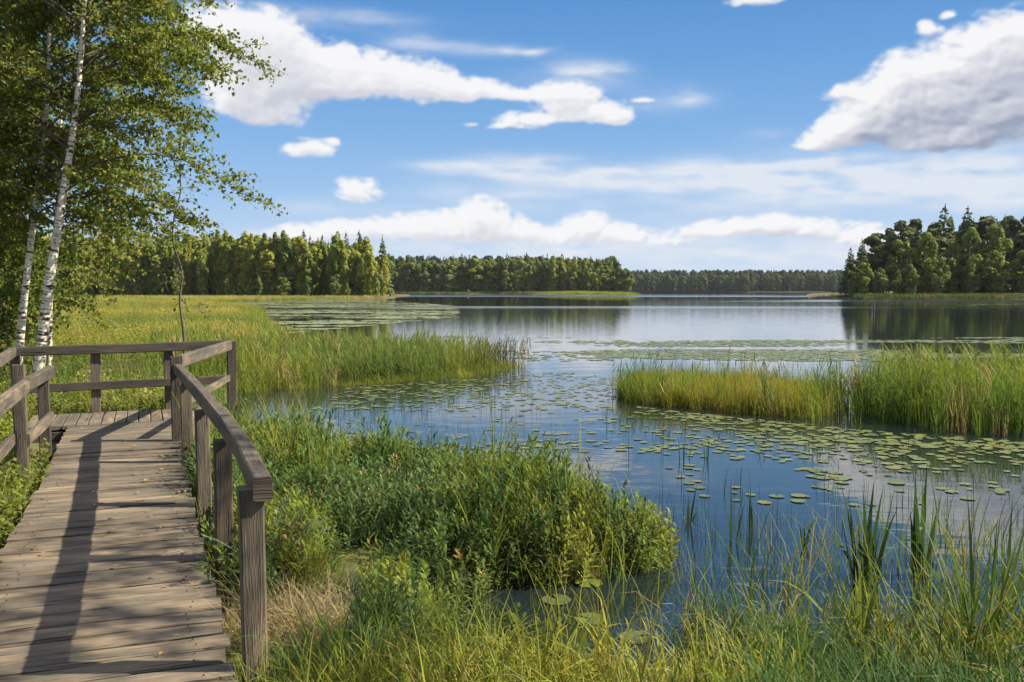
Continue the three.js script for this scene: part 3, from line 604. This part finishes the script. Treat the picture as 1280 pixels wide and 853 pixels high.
const deckClear = (x, d, m = 0.02) => { const [u, v] = toDeck(x, d); return !(u > -2 && u < 9.9 && v > -0.86 - m && v < 0.33 + m) && !(u >= 9.9 && u < 13.05 && v > -1.4 && v < 1.15); };
function stuff(name, label, category, sets) { const g = new THREE.Group(); sets.forEach(([n, geo, mat, list]) => g.add(copies(n, geo, mat, list))); return kind(g, name, 'stuff', label, category); }
const place = (pts, r, s0, s1, color, extra = {}) => pts.map(([x, d]) => { const s = mix(s0, s1, r()); return { x, y: extra.y ? extra.y(x, d) : ROOT(x, d), z: -d, turn: r() * 6.283, s, sy: s * (0.85 + 0.3 * r()), lean: r() * (extra.lean ?? 0.15), leanTo: r() * 6.283, color: vary(r() < (extra.dry ?? 0.07) ? [0.34, 0.27, 0.11] : typeof color === 'function' ? color(x, d, r) : color, r, extra.vary ?? 0.22, extra.hue ?? 0.14) }; });
const split = (list, n) => Array.from({ length: n }, (_, k) => list.filter((_, i) => i % n === k));
const patchy = (x, d, k = 0.35) => fbm(x * k + 50, d * k + 80, 3);

const YELLOW = [0.26, 0.24, 0.022], LIME = [0.185, 0.225, 0.020], GREEN = [0.090, 0.150, 0.020], DEEP = [0.052, 0.105, 0.022], STRAW = [0.42, 0.33, 0.17], REED = [0.120, 0.165, 0.026];
const blend = (a, b, t) => a.map((v, k) => mix(v, b[k], clamp(t)));

// reeds standing in the shallows behind the platform
{
  const r = rand(401), TONGUE = [[-6.2, 17.2], [-4.3, 18.6], [-3.0, 19.6], [-1.2, 21.0], [0.2, 23.6], [0.1, 25.4], [-1.4, 27.5], [-4, 29], [-8, 29], [-10.5, 25]];
  const pts = scatter(TONGUE, 1700, r, (x, d, q) => q() < clamp(edgeDistance(TONGUE, x, d) * 1.6 + 0.15));
  const c = (x, d) => blend([0.11, 0.17, 0.024], [0.20, 0.225, 0.028], 0.5 + patchy(x, d) * 1.4);
  const list = place(pts.map(([x, d]) => [x > -4 ? x - 0.5 * smooth(-4, -1, x) : x, d]), r, 0.58, 0.92, c, { lean: 0.16, y: (x, d) => Math.min(ROOT(x, d), 0.05) });
  const skirt = place(scatter(TONGUE, 900, r, (x, d) => d < 27 && edgeDistance(TONGUE, x, d) < 1.3), r, 0.6, 1.0, LIME, { y: (x, d) => Math.min(ROOT(x, d), 0.02) });
  const a = split(list, 2);
  const lone = place(scatter([[-1.0, 22], [0.4, 23.2], [0.6, 25.5], [-0.8, 26.5]], 60, r), r, 0.75, 0.95, [0.06, 0.075, 0.025], { y: () => -0.1 });
  stuff('reed_bed', 'tongue of green reeds reaching into the lake beyond the platform', 'reeds', [['reeds', reedClump(1, 6, 1.25, 0.22), grassMat, a[0]], ['reeds', reedClump(2, 5, 1.25, 0.25), grassMat, a[1]], ['sedge', grassTuft(3, 26, 0.62, 0.014, 0.16, 0.5, 1.2), grassMat, skirt], ['thin_reeds', reedClump(4, 2, 1.1, 0.2), grassMat, lone]]);
}
// sedge and reeds in the open water
{
  const r = rand(411), SEDGE = [[2.05, 17.4], [2.3, 16.2], [3.4, 15.4], [4.6, 14.4], [5.3, 14.6], [6.0, 16], [5.2, 18], [3.6, 18.8], [2.4, 18.5]];
  const c = (x, d) => blend(YELLOW, LIME, 0.35 + patchy(x, d, 0.9) * 1.5);
  const pts = scatter(SEDGE, 1100, r, (x, d, q) => q() < clamp(edgeDistance(SEDGE, x, d) * 2 + 0.2));
  const green = scatter(SEDGE, 70, r, (x, d) => edgeDistance(SEDGE, x, d) < 0.35);
  stuff('sedge_patch', 'low patch of golden green sedge standing in the open water', 'sedge', [['sedge', grassTuft(11, 26, 0.62, 0.011, 0.17, 0.35, 0.8), grassMat, place(pts, r, 0.75, 1.15, c, { y: () => -0.06 })], ['reeds', reedClump(12, 3, 0.9, 0.2), grassMat, place(green, r, 0.6, 0.95, GREEN, { y: () => -0.06 })]]);
  const BED = [[4.7, 14.5], [4.9, 13.7], [6.0, 13.1], [7.2, 12.4], [8.6, 12.0], [11, 12.2], [12.5, 15], [11, 18], [7.2, 17.3], [5.5, 16]];
  const pb = scatter(BED, 900, r, (x, d, q) => q() < clamp(edgeDistance(BED, x, d) * 0.8 + 0.06) && patchy(x, d, 0.9) + (q() - 0.5) * 0.5 > -0.08);
  const cg = (x, d) => blend([0.11, 0.18, 0.020], [0.22, 0.25, 0.022], 0.5 + patchy(x, d, 0.7) * 1.6), lb = split(place(pb, r, 0.5, 1.02, cg, { y: () => -0.08, lean: 0.14 }), 2);
  stuff('reed_bed', 'tall bright green reeds beside the golden sedge in the water', 'reeds', [['reeds', reedClump(13, 5, 1.15, 0.2), grassMat, lb[0]], ['reeds', grassTuft(14, 18, 1.15, 0.017, 0.2, 0.16, 0.5), grassMat, lb[1]]]);
}
// the meadow
{
  const r = rand(421), list = [[], [], []];
  const MEADOW = [[-4.9, 14.4], [-5.3, 16], [-5.6, 18.5], [-6.5, 21], [-8.5, 26], [-11, 40], [-17, 55], [-25, 85], [-40, 115], [-52, 150], [-44, 190], [-33, 214], [-31, 226], [-170, 246], [-170, 120], [-60, 40], [-14, 12], [-9, 9]];
  for (const [n, d0, d1, size] of [[2600, 9, 22, 1], [3600, 22, 50, 1.3], [4200, 50, 110, 2.0], [4600, 110, 246, 3.4]]) {
    const pts = scatter(MEADOW, n, r, (x, d) => d >= d0 && d < d1 && Math.abs(x) < d * 0.64 + 3 && deckClear(x, d, 0.1) && !(toDeck(x, d)[0] < 13.2));
    for (const o of place(pts, r, 0.75 * size, 1.1 * size, (x, d) => { const t = patchy(x, d, 0.12) + patchy(x, d, 0.6) * 0.5; return t > -0.1 ? blend([0.23, 0.235, 0.022], [0.36, 0.29, 0.06], (t + 0.05) * 2.2) : blend(LIME, GREEN, (-t - 0.1) * 2); })) { o.sy = Math.min(o.sy, 1.25 + 0.5 * r()) * (size > 1.5 ? 0.6 : size > 1.1 ? 0.68 : 0.85); list[Math.floor(r() * 3)].push(o); }
  }
  const fringe = []; for (let k = 24; k < 30; k++) { const [ax, ad] = NEAR_BANK[k], [bx, bd] = NEAR_BANK[k + 1], n = Math.round(Math.hypot(bx - ax, bd - ad) * 5); for (let i = 0; i < n; i++) { const t = r(); fringe.push([mix(ax, bx, t) + (r() - 0.6) * 2.2, mix(ad, bd, t) + (r() - 0.5) * 2]); } }
  for (const o of place(fringe, r, 1.3, 2.4, LIME, { y: () => -0.05 })) { o.sy = 0.8 + 0.5 * r(); list[Math.floor(r() * 2)].push(o); }
  stuff('meadow_grass', 'tall yellow-green meadow grass between the platform and the wood', 'grass', [['grass', grassTuft(21, 30, 0.8, 0.014, 0.26, 0.4, 0.9), grassMat, list[0]], ['grass', grassTuft(22, 26, 0.9, 0.012, 0.3, 0.35, 1.1), grassMat, list[1]], ['herbs', herbClump(23, 6, 0.8, 0.14, 0.026, 12, 0.25), grassMat, list[2].filter((o) => -o.z < 60)]]);
  // shore grass of the farther points
  const shore = (poly, n) => scatter(poly, n, r);
  const l2 = [...place(shore([[78, 224], [85, 212], [100, 207.5], [135, 202.5], [150, 200], [150, 206], [100, 212], [86, 217]], 700), r, 2.2, 3, [0.085, 0.115, 0.024]), ...place(shore([[12, 438], [26, 342], [44, 328], [49, 337], [45, 380], [30, 440]], 500), r, 3, 4, LIME), ...place(shore([[-80, 470], [-30, 465], [10, 441], [60, 449], [64, 460], [10, 450], [-30, 473]], 500), r, 3, 4, [0.08, 0.11, 0.024]), ...place(shore([[-60, 992], [200, 1009], [420, 1001], [420, 1006], [200, 1014], [-60, 998]], 900), r, 5, 7, [0.09, 0.11, 0.024])];
  for (const o of l2) o.sy = 1.1 + 0.5 * r();
  stuff('shore_grass', 'pale fringe of grass along the far shores', 'grass', [['grass', grassTuft(24, 26, 0.8, 0.03, 0.5, 0.4, 0.8), grassMat, l2]]);
}
// plants along the bank by the railing
{
  const r = rand(431), BANK = [...NEAR_BANK.slice(5, 21), [-7, 16], [-2.5, 4.2], [-0.6, 1.9], [2, 1.8]];
  const right = (x, d) => { const [u, v] = toDeck(x, d); return v > 0.52 && (u < 10 || v > 1.3); };
  const edge = (x, d) => edgeDistance(NEAR_BANK, x, d);
  const yes = (x, d) => right(x, d) && deckClear(x, d, 0.1);
  const tall = scatter(BANK, 330, r, (x, d, q) => yes(x, d) && d > 6.0 && edge(x, d) < 2.2 && d - 0.15 * x > 6.0 && patchy(x, d, 1.3) > -0.03 && q() < clamp(1.1 - (x + 0.3) * 0.65));
  const mid = scatter(BANK, 1150, r, (x, d, q) => q() < clamp(1.2 - (x + 0.2) * 0.6) && yes(x, d) && d > 4.35 && patchy(x + 7, d, 1.5) > -0.34 && Math.hypot(x + 1.1, d - 4.7) > 0.45);
  const low = scatter(BANK, 1500, r, (x, d) => yes(x, d) && d > 2.4 && Math.hypot(x + 1.1, d - 4.7) > 0.5 && (d < 5.3 || patchy(x, d, 0.9) > 0.02) && !(Math.abs(x - 0.2) < 0.75 && d > 3.9));
  const sedge = scatter(BANK, 260, r, (x, d) => yes(x, d) && d > 3.0 && patchy(x, d, 0.6) > 0.0);
  const mixed = (x, d) => { const t = patchy(x, d, 1.3) + patchy(x + 30, d, 0.5) * 0.6; return t < -0.22 ? DEEP : t < -0.06 ? GREEN : t < 0.16 ? LIME : blend(LIME, YELLOW, 0.8); };
  const cT = (x, d) => blend([0.06, 0.12, 0.028], [0.12, 0.185, 0.022], 0.5 + patchy(x, d, 1.6) * 2), cM = (x, d) => blend([0.085, 0.15, 0.032], LIME, 0.5 + patchy(x, d, 1.2) * 2.2), cL = mixed;
  const t3 = split(place(tall, r, 0.5, 1.12, cT, { lean: 0.38, vary: 0.35, hue: 0.2, dry: 0.02 }), 2), m3 = split(place(mid, r, 0.5, 1.15, cM, { lean: 0.4, vary: 0.35, hue: 0.2, dry: 0.02 }), 2);
  stuff('waterside_herbs', 'dense dark green leafy herbs on the bank beside the railing', 'plants', [['herbs', herbClump(31, 6, 0.60, 0.12, 0.021, 20, 0.15), leafMat, t3[0]], ['herbs', herbClump(32, 5, 0.66, 0.13, 0.018, 18, 0.17, 0.6), leafMat, t3[1]], ['blades', grassTuft(46, 9, 0.85, 0.010, 0.16, 0.4, 1.1), grassMat, place(tall.filter((_, i) => i % 2 === 0), r, 0.6, 1.15, LIME)], ['herbs', herbClump(33, 9, 0.42, 0.085, 0.022, 16, 0.16, 1.0), leafMat, m3[0]], ['herbs', herbClump(34, 8, 0.5, 0.10, 0.014, 22, 0.16, 0.9), leafMat, m3[1]]]);
  stuff('bank_grass', 'tangled yellow-green grass on the bank below the herbs', 'grass', [['grass', grassTuft(35, 34, 0.34, 0.006, 0.12, 0.9, 2.0), grassMat, place(low.filter((_, i) => i % 2), r, 0.6, 1.2, cL, { vary: 0.35 })], ['grass', grassTuft(36, 22, 0.38, 0.010, 0.11, 0.9, 2.4), grassMat, place(low.filter((_, i) => i % 2 === 0), r, 0.7, 1.1, cL)], ['sedge', grassTuft(37, 16, 0.55, 0.008, 0.10, 0.6, 1.8), grassMat, place(sedge, r, 0.7, 1.1, cL)]]);
  // grass in the shallows at the foot of the view
  const FRONT = [[-0.9, 3.2], [0.1, 3.0], [3.6, 2.7], [4.4, 4.6], [3.4, 5.1], [2.4, 5.0], [1.5, 5.3], [0.7, 5.6], [-0.4, 5.4]];
  const fr = scatter(FRONT, 640, r, (x, d, q) => q() < clamp(1.3 - (d - 3.4) * 0.5) && !(Math.abs(x - 0.2) < 0.8 && d > 3.8)), wisp = scatter([[-0.1, 5.1], [1.4, 4.4], [4.0, 3.8], [5.6, 6], [4.6, 7.6], [2.4, 7.0], [1.5, 6.6]], 210, r, (x, d, q) => q() < clamp(1.4 - (d - 4) * 0.4 + (x - 2) * 0.12));
  stuff('shallow_grass', 'bright green grass growing out of the shallow water along the bank', 'grass', [['grass', grassTuft(38, 18, 0.62, 0.012, 0.14, 0.5, 1.5), grassMat, place(fr.filter((_, i) => i % 3), r, 0.6, 1.15, cL, { vary: 0.3, y: (x, d) => Math.max(ROOT(x, d), -0.1) })], ['grass', herbClump(39, 5, 0.42, 0.12, 0.009, 14, 0.12, 0.6), grassMat, place(fr.filter((_, i) => i % 3 === 0), r, 0.6, 1.1, mixed, { dry: 0, y: (x, d) => Math.max(ROOT(x, d), -0.1) })], ['wisps', grassTuft(40, 8, 0.72, 0.009, 0.16, 0.45, 1.3), grassMat, place(wisp, r, 0.5, 1.2, mixed, { y: () => -0.05 })]]);
  // thin rushes in the open water
  const rush = [...scatter([[0.2, 6.4], [1.9, 6.2], [2.0, 8], [0.6, 8.6], [-0.6, 9.4], [-0.2, 8.4]], 70, r), ...scatter([[1.2, 6.8], [3.8, 6.2], [4.8, 8], [3.4, 10], [1.7, 9.4]], 90, r), ...scatter([[-3, 13], [0.4, 10], [3, 12], [6.5, 11], [5, 13], [0, 17], [-3.6, 17]], 130, r)];
  stuff('water_rushes', 'thin dark rushes poking out of the open water', 'rushes', [['rushes', grassTuft(41, 3, 0.42, 0.007, 0.09, 0.15, 0.3), grassMat, place(rush, r, 0.5, 1.1, [0.04, 0.065, 0.024], { y: () => -0.06 })]]);
  // dry straw at the foot of the near post
  const sx = -1.25, sd = 4.7, straw = Array.from({ length: 110 }, () => { const a = r() * 6.283, q = Math.sqrt(r()) * 0.46; return [sx + 0.12 + Math.cos(a) * q, sd + Math.sin(a) * q * 0.8]; });
  stuff('dry_straw', 'heap of pale dry straw at the foot of the end post', 'straw', [['straw', grassTuft(42, 22, 0.34, 0.005, 0.1, 1.2, 1.2), grassMat, place(straw, r, 0.7, 1.2, STRAW)]]);
  // leafy ground cover on the other side of the walk
  const LEFT = [[-1.9, 3.2], [-4.9, 13.0], [-6, 15.5], [-10, 17], [-14, 13], [-9, 5]];
  const lf = scatter(LEFT, 1300, r, (x, d) => deckClear(x, d, 0.1) && Math.abs(x) < d * 0.62 + 1 && toDeck(x, d)[1] > -5), ls = split(place(lf, r, 0.7, 1.2, (x, d) => blend(LIME, [0.15, 0.17, 0.024], 0.4 + patchy(x, d, 0.8) * 1.5), { lean: 0.25 }), 2);
  stuff('ground_cover', 'bright leafy ground cover on the birch side of the walk', 'plants', [['herbs', herbClump(43, 8, 0.36, 0.075, 0.034, 10, 0.17, 1.1), leafMat, ls[0]], ['grass', grassTuft(44, 26, 0.45, 0.009, 0.14, 0.7, 1.6), grassMat, ls[1]]]);
  // grass leaning in over the edges of the planks
  const rim = []; for (let k = 0; k < 46; k++) rim.push(toWorld(3.0 + r() * 1.0, 0.38 + r() * 0.35)); for (let k = 0; k < 70; k++) { const u = mix(2.2, 9.6, r()), side = r() < 0.6; const [x, d] = toWorld(u, side ? 0.36 + r() * 0.04 : -0.90 - r() * 0.05); rim.push([x, d]); }
  const foot = Array.from({ length: 34 }, () => toWorld(2.95 + r() * 0.85, 0.36 + r() * 0.5));
  stuff('edge_grass', 'wisps of grass leaning over the plank edges', 'grass', [['grass', grassTuft(47, 14, 0.52, 0.007, 0.08, 0.45, 1.5), grassMat, place(foot, r, 0.8, 1.15, LIME)], ['grass', grassTuft(45, 10, 0.3, 0.006, 0.06, 0.9, 1.4), grassMat, place(rim, r, 0.7, 1.2, LIME)]]);
}
// ------------------------------------------------------------ plants one can count
{
  const r = rand(451), mats = [[0.035, 0.07, 0.022], [0.05, 0.095, 0.024], [0.075, 0.13, 0.022], [0.13, 0.175, 0.024]].map((c) => { const m = leafMat.clone(); m.color.setRGB(...c); return m; });
  const clump = (name, label, category, group, x, d, n, len, width, lean, bend, tone) => {
    const g = new THREE.Group(); tag(g, name, label, category, group); g.position.set(x, Math.max(ROOT(x, d), -0.12), -d);
    for (let k = 0; k < n; k++) { const f = new Faces(), a = r() * 6.283, q = r() * 0.07; f.blade(Math.cos(a) * q, 0, Math.sin(a) * q, a + (r() - 0.5), (0.15 + r()) * lean, r() < 0.15 ? 2.2 : bend * r(), len * (0.6 + 0.45 * r()), width * (0.8 + 0.4 * r()), 7, strap, (r() - 0.5) * 1.2); part(g, 'leaf', f.build(), mats[Math.min(3, Math.max(0, tone + (r() < 0.3 ? 1 : 0)))]); }
  };
  clump('cattail_clump', 'stout clump of dark upright cattail leaves standing in the water, the fuller one', 'cattail', null, 2.52, 6.15, 20, 0.86, 0.032, 0.17, 0.3, 0);
  clump('cattail_clump', 'slimmer cattail clump beside the fuller dark clump in the water', 'cattail', null, 3.0, 6.35, 13, 0.98, 0.030, 0.14, 0.3, 0);
  for (const [x, d] of [[1.85, 7.3], [2.12, 7.6], [2.4, 7.1], [1.6, 7.9], [2.15, 10.9], [2.42, 10.8]]) clump('cattail_clump', 'small tuft of short dark cattail leaves alone in open water', 'cattail', 'small cattail tufts in open water', x, d, 4, 0.55, 0.018, 0.2, 0.3, 0);
  clump('tall_grass_clump', 'tall clump of broad bright grass leaves at the water edge', 'grass clump', null, 2.62, 4.8, 30, 1.2, 0.018, 0.34, 0.8, 2);
  clump('tall_grass_clump', 'single arching pale green broad-leaved grass clump in front of the cattails', 'grass clump', null, 1.98, 4.9, 9, 0.95, 0.026, 0.3, 1.0, 3);
  clump('tall_grass_clump', 'dense dark green broad-leaved grass clump low on the bank', 'grass clump', null, 1.15, 4.25, 16, 0.62, 0.020, 0.5, 1.0, 2);
  for (const [x, d, n, L, t] of [[1.45, 4.45, 12, 0.75, 3], [2.35, 4.5, 14, 0.85, 2], [3.05, 5.0, 14, 0.95, 3], [3.3, 5.8, 12, 0.9, 2], [0.95, 4.05, 12, 0.6, 3], [1.75, 4.1, 14, 0.7, 2], [2.75, 4.2, 14, 0.8, 3]]) clump('tall_grass_clump', 'bright broad-leaved grass tuft in the row along the shallow edge', 'grass clump', 'broad-leaved grass tufts along the shallow edge', x, d, n, L, 0.017, 0.4, 1.0, t);
  // a silvery feathery plant by the end post
  const px = -1.55, pd = 5.5, fg = new THREE.Group(); tag(fg, 'feathery_plant', 'silvery green feathery plant beside the end post of the railing', 'plant', null); fg.position.set(px, ROOT(px, pd), -pd);
  const silver = leafMat.clone(); silver.color.setRGB(0.17, 0.24, 0.13);
  for (let k = 0; k < 22; k++) { const f = new Faces(), a = r() * 6.283, lean = 0.1 + r() * 0.7, L = 0.45 + r() * 0.25; f.blade(0, 0, 0, a, lean, 0.5, L, 0.006, 4, point); for (let j = 2; j < 14; j++) { const t = j / 14, an = lean + 0.17 * t * t; for (const s of [-1, 1]) f.blade(Math.cos(a) * Math.sin(an) * L * t, Math.cos(an) * L * t, Math.sin(a) * Math.sin(an) * L * t, a + s * 1.0, lean + 0.35, 0.4, 0.12 * Math.sin(Math.PI * (0.15 + 0.8 * t)), 0.012, 2, lance); } part(fg, 'frond', f.build(), silver); }
}
{
  const r = rand(481), list = [];
  for (let k = 0; k < 90; k++) { const u = mix(2.5, 12.5, r()), v = -0.82 + Math.pow(r(), r() < 0.5 ? 0.4 : 1.6) * 1.1, [x, d] = toWorld(u, v); list.push({ x, y: DECK_Y + 0.018, z: -d, turn: r() * 6.283, s: 0.025 + r() * 0.025, lean: (r() - 0.5) * 0.35, leanTo: r() * 6.283, color: vary(r() < 0.5 ? [0.42, 0.33, 0.06] : [0.22, 0.15, 0.07], r, 0.3, 0.1) }); }
  const fallen = copies('fallen_leaves', leafGeo, leafMat, list);
  kind(fallen, 'fallen_leaves', 'stuff', 'small yellow and brown birch leaves fallen on the boards', 'leaves');
}
// ------------------------------------------------------------ lily pads
{
  const r = rand(461), pad = (seed) => {
    const q = rand(seed), f = new Faces(), N = 16, notch = 0.22, c = f.vert(0, 0, 0, 0, 1, 0), ring = [];
    for (let k = 0; k <= N; k++) { const a = notch + (Math.PI * 2 - 2 * notch) * k / N, w = 1 + (q() - 0.5) * 0.08; ring.push([f.vert(Math.cos(a) * w * 0.6, 0.01, Math.sin(a) * w * 0.6, 0, 1, 0), f.vert(Math.cos(a) * w, 0.035 * q(), Math.sin(a) * w, 0, 1, 0)]); }
    for (let k = 0; k < N; k++) { f.tri(c, ring[k + 1][0], ring[k][0]); f.tri(ring[k][0], ring[k + 1][0], ring[k + 1][1]); f.tri(ring[k][0], ring[k + 1][1], ring[k][1]); }
    const g = f.build(); g.computeVertexNormals(); return g;
  };
  const geos = [0, 1, 2].map((k) => pad(70 + k)), mats = [[0.10, 0.125, 0.03], [0.07, 0.105, 0.028], [0.135, 0.13, 0.035], [0.065, 0.085, 0.03]].map((c, k) => new THREE.MeshPhysicalMaterial({ color: new THREE.Color(...c), roughness: 0.3 + 0.08 * k, side: THREE.DoubleSide }));
  const spots = [
    ['floating in open water off the herb bank', scatter([[1.9, 8.6], [3.6, 8.4], [4.6, 10], [5.4, 12], [2.6, 12.6], [1.7, 10.6]], 110, r, (x, d) => patchy(x, d, 1.1) > -0.05)],
    ['floating in front of the golden sedge', scatter([[1.6, 13.0], [2.1, 15.8], [4.3, 14.2], [5.5, 12.9], [4.2, 12]], 90, r, (x, d) => patchy(x + 9, d * 1.6, 0.9) > -0.08)],
    ['floating between the herb bank and the reed tongue', scatter([[-2.8, 13], [0.4, 10.6], [1.9, 11.4], [1.7, 14.5], [-0.5, 19.5], [-3.2, 18]], 92, r, (x, d) => patchy(x + 3, d * 2, 0.8) > 0.04)],
    ['in the narrow dark pool below the herbs', [[0.55, 6.2], [0.3, 5.85], [0.5, 5.5], [0.75, 5.2]]],
  ], tones = ['yellow-green', 'green', 'yellowish', 'olive green'];
  for (const [where, list] of spots) list.forEach(([x, d], k) => { const c = Math.floor(r() * 4), m = new THREE.Mesh(geos[k % 3], mats[c]), s = where.includes('pool') ? 0.10 : 0.035 + r() * r() * 0.07; m.castShadow = m.receiveShadow = true; tag(m, 'lily_pad', 'flat round ' + tones[c] + ' lily pad ' + where, 'lily pad', 'lily pads ' + where); m.position.set(x, 0.008, -d); m.scale.set(s, s, s); m.rotation.set((r() - 0.5) * 0.05, r() * 6.283, (r() - 0.5) * 0.05); });
  const rest = [];
  const band = (poly, n, s0, s1, tone = [0.11, 0.13, 0.038]) => { for (const [x, d] of scatter(poly, n, r, (x, d, q) => fbm(x * 0.12 + 5, d * 0.5 + 3, 4) + (q() - 0.5) * 0.25 > 0.06)) { const s = mix(s0, s1, r()); rest.push({ x, y: 0.008, z: -d, turn: r() * 6.283, s, color: vary(tone, r, 0.3, 0.14) }); } };
  band([[1.5, 12.5], [-3.5, 14.5], [-3.6, 19], [-0.5, 21], [1.2, 23], [3, 20], [2.3, 18.6], [1.8, 16]], 700, 0.03, 0.08);
  band([[1.4, 8.2], [4.2, 8], [6.5, 10.5], [8, 11.8], [2, 13], [-1.5, 11.5]], 420, 0.03, 0.075);
  band([[2.2, 15.8], [5.0, 13.2], [8.4, 11.4], [5.6, 11.6], [3.2, 12.6]], 420, 0.025, 0.075);
  band([[3.2, 27], [8, 26], [24, 26.5], [30, 40], [20, 39], [4.2, 36], [1.2, 31]], 4600, 0.08, 0.15);
  band([[-1, 26], [3, 26], [5, 38], [-4, 42]], 350, 0.08, 0.15);
  band([[-11, 42], [-17, 55], [-25, 85], [-40, 115], [-51, 150], [-43, 188], [-22, 170], [-8, 120], [-4, 70]], 8500, 0.2, 0.42, [0.20, 0.225, 0.085]);
  band([[60, 118], [150, 112], [150, 128], [70, 132]], 1500, 0.3, 0.6);
  const lilies = copies('lily_pads', geos[0], new THREE.MeshPhysicalMaterial({ color: 0xffffff, roughness: 0.42, side: THREE.DoubleSide }), rest);
  kind(lilies, 'floating_leaves', 'stuff', 'drifts of small lily pads covering the water farther out', 'lily pads');
}

renderer.render(scene, camera);
